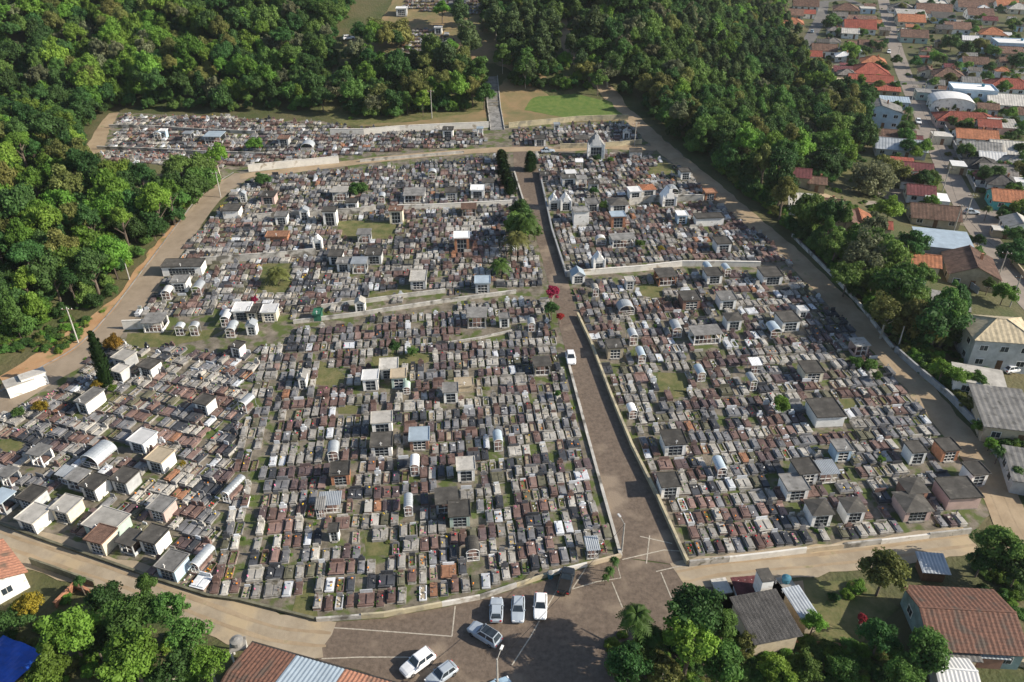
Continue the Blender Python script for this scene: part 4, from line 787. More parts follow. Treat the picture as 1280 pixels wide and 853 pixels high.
# (x, y of the crown's middle, crown radius px, height m, shape, leaf, where)
HAND = [
 # near trees below the front dirt road
 (88, 790, 37, 8, 'round', 'b', 'left of the front garden cluster'), (60, 838, 30, 7, 'round', 'b', 'in the bottom left corner by the blue tarp'), (165, 822, 38, 8.5, 'round', 'b', 'in the middle of the bottom left cluster'),
 (168, 765, 33, 8, 'wide', 'm', 'beside the front dirt road, middle of the cluster'), (207, 762, 27, 8, 'round', 'm', 'right end of the roadside cluster'), (184, 733, 13, 7, 'tall', 'm', 'slender, sticking up over the dirt road'),
 (235, 795, 30, 7, 'sparse', 'm', 'left of the grey water tank'), (262, 828, 26, 7, 'sparse', 'b', 'beside the tiled roof at the bottom'), (215, 842, 28, 7, 'sparse', 'd', 'at the bottom edge right of the bright trees'),
 (130, 752, 26, 6, 'round', 'd', 'behind the bright tree by the broken brick wall'), (120, 805, 26, 5, 'round', 'd', 'between the two bright trees'), (35, 757, 20, 4.5, 'sparse', 'w', 'in the yard below the orange roof'), (100, 727, 9, 3.5, 'round', 'd', 'small, on the verge of the dirt road'), (20, 775, 22, 3.5, 'round', 'd', 'dark, in the yard above the blue tarp'),
 (872, 762, 36, 11, 'round', 'd', 'beside the plaza, topmost of its cluster'), (862, 800, 36, 9.5, 'wide', 'b', 'in front of the dark plaza tree'), (902, 828, 32, 8, 'round', 'm', 'at the bottom edge right of the plaza cluster'), (785, 835, 34, 8, 'round', 'd', 'at the bottom edge left of the plaza cluster'),
 (832, 842, 28, 7, 'sparse', 'o', 'at the bottom edge in the plaza cluster'), (905, 780, 22, 8, 'round', 'm', 'right side of the plaza cluster'), (935, 803, 18, 4, 'sparse', 'o', 'low bush left of the beige walled shed'), (972, 842, 24, 3, 'round', 'b', 'low bush under the beige walled shed'),
 (795, 778, 30, 9, 'palm', 'l', 'leaning over the plaza'), (815, 800, 24, 7, 'palm', 'l', 'in the middle of the plaza cluster'), (800, 820, 22, 7, 'round', 'm', 'below the plaza palm'),
 (1106, 713, 33, 7.5, 'round', 'o', 'standing over the side dirt road'), (1017, 778, 17, 4, 'round', 'b', 'small, right of the dark corrugated shed'), (1100, 797, 26, 5.5, 'round', 'd', 'in the yard left of the big tiled house'), (1156, 812, 34, 6.5, 'round', 'm', 'overlapping the corner of the big tiled house'),
 (1078, 774, 7, 3, 'sparse', 'r', 'small, in the yard'), (1130, 842, 24, 5, 'round', 'm', 'at the bottom edge by the white canopy'), (1250, 682, 32, 8, 'round', 'm', 'at the right end of the side dirt road'), (1272, 715, 30, 6, 'round', 'd', 'at the right edge above the tiled house'), (1228, 700, 20, 5, 'round', 'd', 'above the big tiled house'),
 (1010, 835, 20, 2.4, 'round', 'm', 'low in the bottom garden'), (1050, 838, 22, 2.4, 'wide', 'm', 'low in the middle of the bottom garden'), (1270, 770, 14, 2.5, 'round', 'm', 'right of the big tiled house'), (1276, 800, 12, 2.5, 'round', 'o', 'beside the right gable of the tiled house'),
 # cemetery
 (142, 429, 13, 3, 'round', 'w', 'right of the tall cypress top'), (120, 481, 8, 2, 'round', 'w', 'under the tall cypress'), (141, 486, 7, 2, 'round', 'b', 'at the foot of the cypress'), (50, 508, 10, 2, 'round', 'w', 'beside the west road'), (22, 516, 9, 2, 'round', 'd', 'beside the west road, lower'), (229, 580, 5, 2.5, 'sparse', 'w', 'among graves of the west section'),
 (328, 225, 11, 3.6, 'round', 'd', 'below the upper road bend'), (317, 181, 11, 4, 'round', 'b', 'in the top left terraces'), (270, 195, 16, 9, 'sparse', 'b', 'by the upper road bend'), (449, 236, 13, 2.6, 'wide', 'm', 'among graves near the pale shelter'),
 (346, 342, 20, 3.2, 'palm', 'o', 'in the grass lot of the northwest terraces'), (650, 262, 16, 6, 'round', 'd', 'beside the avenue below the cypress rows'), (646, 284, 23, 6.5, 'round', 'm', 'beside the avenue, middle'), (657, 278, 25, 7, 'palm', 'l', 'beside the avenue'), (645, 299, 22, 5, 'palm', 'o', 'beside the avenue, lower'),
 (625, 330, 18, 3, 'palm', 'l', 'spreading by the dark slab left of the avenue'), (668, 290, 10, 4, 'round', 'm', 'on the avenue edge'), (690, 386, 11, 4, 'round', 'd', 'clipped, beside the white shrine on the avenue'), (691, 366, 12, 5, 'sparse', 'r', 'above the clipped dark tree on the avenue'), (700, 396, 6, 2.5, 'sparse', 'r', 'small, at the avenue edge'),
 (975, 505, 14, 3.4, 'round', 'b', 'among graves of the east section'), (742, 239, 7, 3, 'round', 'd', 'beside the dark roofed shelter'), (754, 257, 8, 2.6, 'sparse', 'm', 'between white tomb shelters'), (826, 311, 5, 2.6, 'round', 'w', 'tiny, among dark graves'), (747, 198, 6, 2.5, 'round', 'd', 'at the steep white chapel'), (763, 200, 5, 2, 'round', 'm', 'by the chapel graves'),
 (493, 433, 9, 2.8, 'round', 'd', 'in the grassy lot of the central section'), (515, 440, 8, 2, 'sparse', 'm', 'in the grassy lot, lower'), (1072, 453, 10, 1.8, 'wide', 'm', 'low, beside the dirt road'), (1088, 456, 10, 1.8, 'wide', 'm', 'low, by the dirt road, right'), (1102, 575, 6, 2, 'round', 'b', 'tiny, in the lower east section'), (1096, 470, 7, 2, 'round', 'm', 'near the dirt road bend'),
 (768, 702, 9, 2.5, 'palm', 'l', 'in the triangle bed of the plaza, upper'), (762, 714, 9, 2.2, 'palm', 'l', 'in the triangle bed of the plaza, middle'), (757, 722, 7, 1.8, 'palm', 'l', 'in the triangle bed of the plaza, lower'), (318, 375, 6, 2.4, 'sparse', 'r', 'dry, by the green netted tomb'), (800, 305, 7, 2, 'round', 'm', 'small, near the glass fronted shelter'), (697, 492, 5, 1.8, 'round', 'm', 'tiny, by the avenue grave rows'),
 # the wooded slope
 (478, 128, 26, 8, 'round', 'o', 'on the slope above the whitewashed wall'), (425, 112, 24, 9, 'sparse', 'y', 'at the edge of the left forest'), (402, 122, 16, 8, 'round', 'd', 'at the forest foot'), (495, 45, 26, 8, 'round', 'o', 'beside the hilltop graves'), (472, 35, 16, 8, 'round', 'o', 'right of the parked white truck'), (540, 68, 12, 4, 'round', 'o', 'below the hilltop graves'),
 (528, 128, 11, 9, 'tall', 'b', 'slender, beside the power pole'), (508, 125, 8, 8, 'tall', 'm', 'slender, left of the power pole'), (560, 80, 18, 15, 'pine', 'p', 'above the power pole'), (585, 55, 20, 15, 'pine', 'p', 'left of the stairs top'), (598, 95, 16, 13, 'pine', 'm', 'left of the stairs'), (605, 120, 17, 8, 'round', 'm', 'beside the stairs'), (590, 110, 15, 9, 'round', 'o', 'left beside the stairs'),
 (575, 20, 15, 12, 'pine', 'p', 'among the highest graves'), (552, 12, 12, 8, 'round', 'b', 'among the highest graves'), (640, 45, 20, 16, 'pine', 'p', 'right of the stairs top'), (675, 65, 20, 17, 'pine', 'p', 'on bare red soil'), (657, 85, 16, 15, 'pine', 'm', 'above the green grass slope'), (690, 35, 16, 15, 'pine', 'p', 'by the upper track'), (742, 40, 20, 19, 'pine', 'p', 'tallest, right of the track'), (730, 85, 15, 9, 'round', 'o', 'above the green grass slope'), (760, 92, 20, 9, 'sparse', 'y', 'above the road bend'),
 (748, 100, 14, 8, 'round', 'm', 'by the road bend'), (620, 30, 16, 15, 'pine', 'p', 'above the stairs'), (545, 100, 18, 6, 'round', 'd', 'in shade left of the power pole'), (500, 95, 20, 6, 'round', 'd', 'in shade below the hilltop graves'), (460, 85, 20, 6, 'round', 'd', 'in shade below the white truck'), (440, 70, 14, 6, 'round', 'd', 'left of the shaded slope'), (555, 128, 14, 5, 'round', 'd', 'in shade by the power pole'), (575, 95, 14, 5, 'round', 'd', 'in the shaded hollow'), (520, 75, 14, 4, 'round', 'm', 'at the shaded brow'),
 (628, 75, 14, 12, 'pine', 'm', 'beside the stairs top'), (660, 20, 14, 13, 'pine', 'p', 'near the highest graves'), (450, 40, 14, 9, 'round', 'd', 'above the white truck'), (715, 60, 12, 12, 'pine', 'p', 'right beside the track'),
 # town side
 (1090, 322, 36, 9, 'sparse', 'y', 'over the upper dirt road'), (1088, 228, 32, 9, 'sparse', 'y', 'above the tiled house under the wood'), (1112, 215, 24, 8, 'round', 'o', 'between wood and maroon roofs'), (1112, 262, 20, 6, 'round', 'b', 'left of the old brown roof'), (1142, 305, 22, 8, 'round', 'd', 'left of the pale blue flat roof'), (1175, 400, 34, 11, 'round', 'd', 'left of the beige hipped roof'), (1195, 385, 20, 9, 'pine', 'd', 'against the beige hipped roof'),
 (1155, 345, 18, 5, 'round', 'm', 'below the small orange roof'), (1140, 375, 26, 9, 'round', 'm', 'over the boundary wall'), (1110, 390, 24, 9, 'sparse', 'o', 'over the dirt road by the wood'), (1060, 345, 24, 8, 'round', 'm', 'at the upper dirt road edge'), (1195, 470, 16, 5, 'round', 'b', 'inside the grey boundary wall, upper'), (1178, 462, 15, 5, 'round', 'b', 'behind the grey boundary wall'), (1222, 475, 13, 4, 'round', 'm', 'left of the flat white carport'),
 (1210, 505, 12, 3, 'sparse', 'o', 'by the grey boundary wall, middle'), (1225, 535, 12, 3, 'sparse', 'b', 'by the grey boundary wall below'), (1250, 565, 12, 3, 'palm', 'l', 'by the grey boundary wall, lower'), (1272, 590, 12, 3, 'palm', 'l', 'behind the lower boundary wall'), (1238, 555, 10, 2.5, 'round', 'b', 'under the grey shed roof'), (1255, 368, 18, 5, 'round', 'b', 'in front of the brown gabled roof'), (1237, 355, 9, 4, 'round', 'm', 'behind the brown gabled roof end'),
 (1268, 318, 22, 6, 'round', 'd', 'right of the main town street'), (1272, 295, 16, 5, 'round', 'm', 'right of the main street, upper'), (1255, 268, 10, 4, 'round', 'd', 'in front of the teal walled house'), (1235, 262, 8, 4, 'palm', 'l', 'by the teal walled house'), (1224, 300, 9, 3.5, 'round', 'd', 'beside the main street bend'), (1166, 230, 8, 4, 'round', 'b', 'right of the maroon roofs'), (1132, 160, 12, 6, 'round', 'd', 'in front of the pale blue house'), (1135, 140, 9, 8, 'palm', 'l', 'in front of the pale blue house'),
 (1120, 108, 8, 5, 'round', 'm', 'at the end of the long red roofs'), (1070, 115, 13, 5, 'round', 'm', 'left of the long red roofs'), (1040, 28, 13, 6, 'round', 'm', 'beside the back street'), (1062, 66, 15, 6, 'round', 'b', 'between brown roofs'), (1077, 42, 9, 5, 'round', 'm', 'in front of the pinkish roof'), (1082, 64, 8, 5, 'round', 'd', 'by the brown roof'), (1145, 78, 9, 5, 'round', 'd', 'right of the main street'), (1170, 72, 10, 6, 'sparse', 'b', 'above the beige hipped house'),
 (1190, 55, 13, 7, 'round', 'd', 'in the green block of the town'), (1208, 62, 12, 8, 'round', 'd', 'in the green block, middle'), (1225, 58, 12, 8, 'round', 'o', 'in the green block, right'), (1240, 65, 11, 7, 'round', 'm', 'by the orange roofed white house'), (1215, 33, 12, 6, 'round', 'd', 'behind the green block'), (1272, 78, 13, 7, 'round', 'd', 'at the right edge of the town'), (1198, 82, 9, 6, 'palm', 'l', 'in the green block'), (1238, 85, 9, 5, 'round', 'd', 'behind the modern pale blue house'),
 (1222, 122, 12, 4, 'round', 'd', 'right of the arched white roof'), (1148, 12, 8, 5, 'round', 'm', 'beside the main street top'), (1265, 30, 9, 5, 'round', 'm', 'near the cream roofs'), (1275, 165, 12, 4, 'round', 'd', 'right of the bright orange roof'), (1205, 190, 10, 3, 'round', 'd', 'below the bright orange roof'), (1250, 12, 7, 5, 'round', 'd', 'at the far right top'), (1100, 205, 10, 5, 'palm', 'l', 'below the corrugated roofs'), (1120, 200, 10, 4, 'round', 'm', 'below the corrugated roofs'), (1217, 218, 7, 3, 'round', 'm', 'in the yard left of maroon roof'), (1180, 30, 8, 5, 'round', 'd', 'behind the brown roofs'),
]
def crown_tree(x, y, rpx, Hh, sh, lf, where):
    vz = dict(round=.85, wide=.68, sparse=.9, tall=1.25, pine=1.5, cone=1, palm=.4)[sh]
    z = Hh*.6
    for _ in range(3): p = P(x, y, z); s = scale_at((p.x, p.y, p.z+z)); R = rpx/s/(1.0 if sh not in ('tall', 'pine') else .72); z = max(Hh-R*vz*.9, R*vz*.55) if sh != 'palm' else Hh*.85
    nm, ct = {'palm': ('palm', 'palm')}.get(sh, ('tree', 'tree'))
    if Hh <= 3.2 and sh != 'palm': nm, ct = 'bush', 'bush'
    kd = dict(round='tree', wide='spreading tree', sparse='loose tree', tall='slender tree', pine='tall pine', palm='palm')[sh]
    if nm == 'bush': kd = 'bush'
    lab = f"{LW[lf]} {kd} {where}"
    return tree(p, R, Hh, sh, LM[lf], ' '.join(lab.split()[:16]), ct, None, 'pine_tree' if sh == 'pine' else nm, bark='pale_bark' if sh in ('pine', 'sparse') else 'bark')
for h in HAND: crown_tree(*h)
p = P(135, 482); tree(p, 1.0, 11.5, 'cone', 'leaf_cypress', 'tall narrow dark cypress beside the west road', 'tree', None, 'cypress_tree')
for i, (x, y, hh) in enumerate([(663, 213, 5.5), (627, 205, 4.2), (629, 218, 4.5), (633, 232, 4.8), (638, 243, 4.5)]):
    t = tree(P(x, y), 1.35, hh, 'cone', 'leaf_cypress', ['thick dark columnar cypress right of the avenue top', 'uppermost clipped cypress in the row left of the avenue top', 'second clipped cypress in the row left of the avenue top', 'third clipped cypress in the row left of the avenue top', 'lowest clipped cypress in the row left of the avenue top'][i], 'tree', None, 'cypress_tree')
# ---- forests
FZ = {
 'wooded slope': [(456, 72), (560, 84), (600, 82), (604, 110), (596, 138), (520, 146), (445, 150), (420, 120), (425, 92)],
 'pine wood by the stairs': [(634, 70), (655, 60), (690, 60), (715, 90), (735, 112), (690, 116), (640, 112)],
 'hilltop wood': [(596, -20), (700, -20), (702, 40), (690, 60), (634, 70), (610, 58)],
 'track side wood': [(700, -40), (735, 70), (790, 130), (745, 100), (716, 60), (690, -40)],
 'left forest': [(-60, -30), (450, -30), (435, 15), (425, 45), (412, 60), (420, 90), (405, 125), (380, 140), (300, 140), (150, 137), (128, 143), (108, 170), (96, 196), (112, 222), (150, 243), (200, 242), (268, 228), (262, 243), (205, 296), (160, 343), (132, 385), (92, 398), (40, 428), (-60, 460)],
 'east forest': [(705, -30), (985, -30), (975, 40), (1010, 90), (1045, 140), (1035, 165), (1000, 190), (985, 235), (1000, 262), (1055, 300), (1075, 360), (1120, 400), (1105, 410), (1050, 358), (1000, 300), (935, 246), (885, 205), (838, 172), (808, 138), (782, 105), (745, 75), (722, 40)],
 'small wood': [(1042, 130), (1085, 135), (1075, 180), (1075, 205), (1020, 240), (990, 235), (1000, 195), (1036, 165)],
 'wall side wood': [(1000, 268), (1030, 290), (1060, 285), (1145, 325), (1150, 400), (1200, 425), (1190, 450), (1125, 428), (1070, 372), (1010, 312)],
}
HOUSES_IN_WOOD = [P(x, y, 3) for x, y in ((1034, 251), (1054, 268), (1075, 270), (1101, 277), (1004, 248), (998, 213), (1022, 222), (1040, 176), (1156, 321), (1150, 332), (1110, 165), (1190, 372), (1168, 262), (1180, 295))]
def by_house(x, y): return any(abs(x-h.x) < 6.5 and -10.5 < y-h.y < 5 for h in HOUSES_IN_WOOD)
cand = []; under = []
def zone_of(px, py):
    for z, pl in FZ.items():
        if inpoly(np.array([px]), np.array([py]), pl)[0]: return z
for gx_ in np.arange(-330, 260, 5.5):
    for gy_ in np.arange(110, 560, 5.5):
        x, y = gx_+random.uniform(-2, 2), gy_+random.uniform(-2, 2); z = float(zt(x, y)); px, py, dep = proj(x, y, z)
        zn = zone_of(px, py)
        if not zn or by_house(x, y) or (zn in ('wooded slope', 'pine wood by the stairs', 'hilltop wood') and random.random() < .35): continue
        if dep > 300 and random.random() < .08: continue
        cand.append((dep, x, y, z, zn, px, py))
cand.sort(); print('forest trees', len(cand))
NF = 300-NTREE+0
pick = []
for k, c in enumerate(cand):
    dep, x, y, z, zn, px, py = c; n1 = math.sin(x*.045+1.3)+math.cos(y*.05+x*.02)+random.uniform(-1.3, 1.3)
    right = zn != 'left forest'
    lf = 'm' if n1 < -.7 else 'd' if n1 < .65 else 'b' if n1 < 1.6 else 'o' if n1 < 2.1 else 'y'
    if lf == 'y': lf = 'b'
    if random.random() < .075: lf = 'y'
    if right and random.random() < .09: lf = 'o'
    sh = {'y': 'sparse', 'o': 'round'}.get(lf) or random.choice(['round', 'round', 'wide', 'tall', 'round'])
    if right and 850 < px < 1010 and 20 < py < 130 and random.random() < .4: sh, lf = 'pine', 'p'
    if zn in ('pine wood by the stairs', 'hilltop wood') and random.random() < .7: sh, lf = 'pine', 'p'
    Hh = random.uniform(6.5, 13) if sh not in ('pine',) else random.uniform(12, 17); R = random.uniform(2.5, 5.4)*(.78 if sh in ('tall', 'pine') else 1)
    if dep < 190 and zn == 'left forest': Hh *= .95
    pick.append((dep, x, y, z, zn, px, py, sh, lf, Hh, R))
grp = {}
for q in pick[:NF]: grp.setdefault((q[4], q[7], q[8]), []).append(q)
for (zn, sh, lf), l in grp.items():
    l.sort(key=lambda q: q[5])
    for i, q in enumerate(l):
        kd = dict(round='round crowned tree', wide='spreading tree', sparse='loose tree', tall='upright tree', pine='tall pine')[sh]
        tree((q[1], q[2], q[3]), q[10], q[9], sh, LM[lf], f"{LW[lf]} {kd}, {ordn(i)} such from left in the {zn}", 'tree', 'trees of the '+zn, 'pine_tree' if sh == 'pine' else 'tree', bark='pale_bark' if sh in ('sparse', 'pine') else 'bark', stretch=1 if sh == 'pine' else random.uniform(1.05, 1.5))
# the farther trees and the undergrowth, one object each
def scatter(name, pts, srcs, label, grpname):
    """pts: x y z scale_xy scale_z rot k ; srcs: existing crown objects"""
    A = np.array(pts); me = bpy.data.meshes.new(name); me.from_pydata(A[:, :3].tolist(), [], [])
    at = me.attributes.new('sc', 'FLOAT_VECTOR', 'POINT'); at.data.foreach_set('vector', np.stack([A[:, 3], A[:, 3], A[:, 4]], -1).astype(np.float32).ravel())
    at = me.attributes.new('ro', 'FLOAT_VECTOR', 'POINT'); at.data.foreach_set('vector', np.stack([A[:, 5]*0, A[:, 5]*0, A[:, 5]], -1).astype(np.float32).ravel())
    at = me.attributes.new('kk', 'INT', 'POINT'); at.data.foreach_set('value', A[:, 6].astype(np.int32))
    o = obj(name, me); g = bpy.data.node_groups.new(name, 'GeometryNodeTree'); g.interface.new_socket('Geometry', in_out='INPUT', socket_type='NodeSocketGeometry'); g.interface.new_socket('Geometry', in_out='OUTPUT', socket_type='NodeSocketGeometry')
    N = g.nodes; L = g.links; gi = N.new('NodeGroupInput'); go = N.new('NodeGroupOutput'); jo = N.new('GeometryNodeJoinGeometry')
    def attr(nm, ty): a = N.new('GeometryNodeInputNamedAttribute'); a.data_type = ty; a.inputs['Name'].default_value = nm; return a
    s = attr('sc', 'FLOAT_VECTOR'); r = attr('ro', 'FLOAT_VECTOR'); k = attr('kk', 'INT')
    for i, so_ in enumerate(srcs):
        oi = N.new('GeometryNodeObjectInfo'); oi.inputs['Object'].default_value = so_; oi.transform_space = 'ORIGINAL'
        ip = N.new('GeometryNodeInstanceOnPoints'); cp = N.new('FunctionNodeCompare'); cp.data_type = 'INT'; cp.operation = 'EQUAL'
        ii = [q for q in cp.inputs if q.enabled]; L.new(k.outputs['Attribute'], ii[0]); ii[1].default_value = i
        L.new(gi.outputs[0], ip.inputs['Points']); L.new(cp.outputs[0], ip.inputs['Selection']); L.new(oi.outputs['Geometry'], ip.inputs['Instance'])
        L.new(r.outputs['Attribute'], ip.inputs['Rotation']); L.new(s.outputs['Attribute'], ip.inputs['Scale']); L.new(ip.outputs[0], jo.inputs[0])
    L.new(jo.outputs[0], go.inputs[0]); md = o.modifiers.new('scatter', 'NODES'); md.node_group = g
    return tag(o, label, None, grpname, 'stuff')
srcs = {}
for o in bpy.data.objects:
    if o.name.startswith('crown') and o.data: srcs.setdefault(o.data, o)
bykey = {}
for key, me in crowns.items():
    if me in srcs: bykey.setdefault((key[0], key[2]), srcs[me])
S_ = list(bykey.items()); idx = {k: i for i, (k, _) in enumerate(S_)}
def key_for(sh, lf):
    k = (sh, LM[lf])
    return idx.get(k, idx.get(('round', LM[lf]), 0))
pts = []
for q in pick[NF:]:
    dep, x, y, z, zn, px, py, sh, lf, Hh, R = q; vz = dict(round=.85, wide=.68, sparse=.9, tall=1.25, pine=1.5)[sh]
    pts.append((x, y, z+max(Hh-R*vz*1.1, R*vz*.65), R, R*(random.uniform(1.05, 1.45) if sh != 'pine' else 1), random.uniform(0, 6), key_for(sh, lf)))
scatter('far_forest', pts, [o for _, o in S_], 'dense mixed green forest covering the hills behind the nearer trees', 'far forest')
pts = []
for k in range(150*118):
    x = -330+(k % 150)*4+random.uniform(-1.8, 1.8); y = 105+(k//150)*4+random.uniform(-1.8, 1.8)
    z = float(zt(x, y)); px, py, dep = proj(x, y, z)
    if not (-60 < px < 1300 and -30 < py < 470) or not zone_of(px, py) or by_house(x, y): continue
    R = random.uniform(1.6, 3.4); pts.append((x, y, z+R*.6, R, R*1.1, random.uniform(0, 6), key_for('round', random.choice('dddmmb'))))
# weeds between the graves
wd_ = []
while len(wd_) < 2300:
    g = random.choice(G); a_ = g['a']; s_ = random.choice([-1, 1]); R = random.uniform(.18, .5); x = g['x']+math.cos(a_)*s_*.68-math.sin(a_)*random.uniform(-1.3, 1.3); y = g['y']+math.sin(a_)*s_*.68+math.cos(a_)*random.uniform(-1.3, 1.3)
    wd_.append((x, y, float(zt(x, y))+R*.2, R, R*.7, random.uniform(0, 6), key_for('round', random.choice('dmmbo'))))
scatter('weeds', wd_, [o for _, o in S_], 'small green weeds and pot plants between the graves', 'weeds')
tw = []; STR_ = [(q.x, q.y) for q in ts]
while len(tw) < 150:
    x, y = random.uniform(1035, 1290), random.uniform(3, 340)
    if x < 1035+max(0, y-60)*.62: continue
    q = P(x, y)
    if min((q.x-a)**2+(q.y-b)**2 for a, b in STR_) < 40: continue
    R = random.uniform(1.3, 3.2); tw.append((q.x, q.y, q.z+R*1.1, R, R, random.uniform(0, 6), key_for('round', random.choice('ddmmbo'))))
scatter('garden_trees', tw, [o for _, o in S_], 'small garden trees scattered between the houses of the town', 'garden trees')
UG = [((640, 20), (740, 120), 6), ((430, 60), (610, 150), 60), ((1110, 420), (1200, 470), 26), ((1180, 440), (1240, 545), 50), ((1240, 540), (1300, 620), 26), ((0, 400), (130, 440), 110), ((60, 340), (150, 400), 20), ((1180, 470), (1215, 510), 30),
      ((930, 805), (1130, 853), 130), ((0, 745), (300, 860), 110), ((1225, 670), (1290, 760), 50), ((1040, 690), (1080, 750), 16), ((1010, 180), (1110, 300), 90), ((760, 790), (930, 860), 50), ((1130, 0), (1290, 110), 120), ((1030, 0), (1100, 120), 60), ((1150, 110), (1290, 330), 110), ((1060, 190), (1150, 210), 16), ((1210, 200), (1290, 340), 26), ((1090, 0), (1125, 15), 10)]
for (xa, ya), (xb, yb), n in UG:
    for _ in range(n):
        q = P(random.uniform(xa, xb), random.uniform(ya, yb)); R = random.uniform(.6, 1.5)
        qx, qy, dd = proj(q.x, q.y, q.z)
        if by_house(q.x, q.y): R *= .45
        if inpoly(np.array([q.x]), np.array([q.y]), [tuple(p_[:2]) for p_ in W(CEM)])[0]: continue
        if min(abs((Vector((q.x, q.y))-Vector(p_[:2])).length) for p_ in rr+lr+fr+fr2+ts) < 5: continue
        pts.append((q.x, q.y, q.z+R*.25, R, R*.7, random.uniform(0, 6), key_for('round', random.choice('dmmbbo'))))
for ln_, n_, dd_ in ((W([(1118, 440), (1140, 460), (1185, 498), (1217, 532), (1256, 586), (1292, 632)]), 150, (1.5, 6)), (W([(880, 205), (925, 245), (990, 296), (1036, 342), (1076, 385), (1116, 438)]), 150, (1.2, 5))):
    for _ in range(n_):
        i = random.randrange(len(ln_)-1); a_, b_ = ln_[i], ln_[i+1]; q = a_.lerp(b_, random.random()); d_ = (b_-a_); nr = Vector((-d_.y, d_.x, 0)).normalized()
        if nr.x < 0: nr = -nr
        q = q+nr*random.uniform(*dd_); R = random.uniform(.7, 1.8); pts.append((q.x, q.y, float(zt(q.x, q.y))+R*.4, R, R*.95, random.uniform(0, 6), key_for('round', random.choice('dmmbbo'))))
scatter('undergrowth', pts, [o for _, o in S_], 'low leafy undergrowth below the trees and along the slopes', 'undergrowth')
# ------------------------------------------------------------------ houses
def roof_plane(mb, A, B, C, D, pitch=.35, amp=.05, courses=1, th=.08):
    """ribbed sheet: eave A to B, top edge D to C (D above A, C above B)"""
    A, B, C, D = map(Vector, (A, B, C, D)); L_ = (B-A).length; u = (B-A).normalized(); up = (D-A)-u*((D-A).dot(u)); xD = (D-A).dot(u); xC = (C-A).dot(u); nz = u.cross(up).normalized()
    if nz.z < 0: nz = -nz
    n = max(4, int(L_/pitch)); n += n % 2
    def f(x):
        v = 1.0
        if xD > .01 and x < xD: v = min(v, x/xD)
        if L_-xC > .01 and x > xC: v = min(v, (L_-x)/(L_-xC))
        return max(0, v)
    for i in range(n):
        x0, x1 = L_*i/n, L_*(i+1)/n; f0, f1 = f(x0), f(x1); o0, o1 = nz*(amp*(i % 2)), nz*(amp*((i+1) % 2))
        for c in range(courses):
            a, b = c/courses, (c+1)/courses; st = nz*.03 if courses > 1 else nz*0
            if f1 < a and f0 < a: continue
            p = [A+u*x0+up*min(a, f0)+o0+st, A+u*x1+up*min(a, f1)+o1+st, A+u*x1+up*min(b, f1)+o1, A+u*x0+up*min(b, f0)+o0]; mb.quad(*p)
    mb.quad(*[q-nz*th for q in (A, D, C, B)])
RNAME = dict(tile_red='red', tile_orange='orange', tile_brown='brown', tile_maroon='maroon', tile_grey='grey', tile_dark='black', tile_beige='beige', zinc='grey sheet', zinc_blue='pale blue sheet', roof_white='white', roof_pale='pale', roof_grey='grey', roof_dark='dark', clay_old='old clay tiled', clay_mix='patchy clay tiled')
HN = []
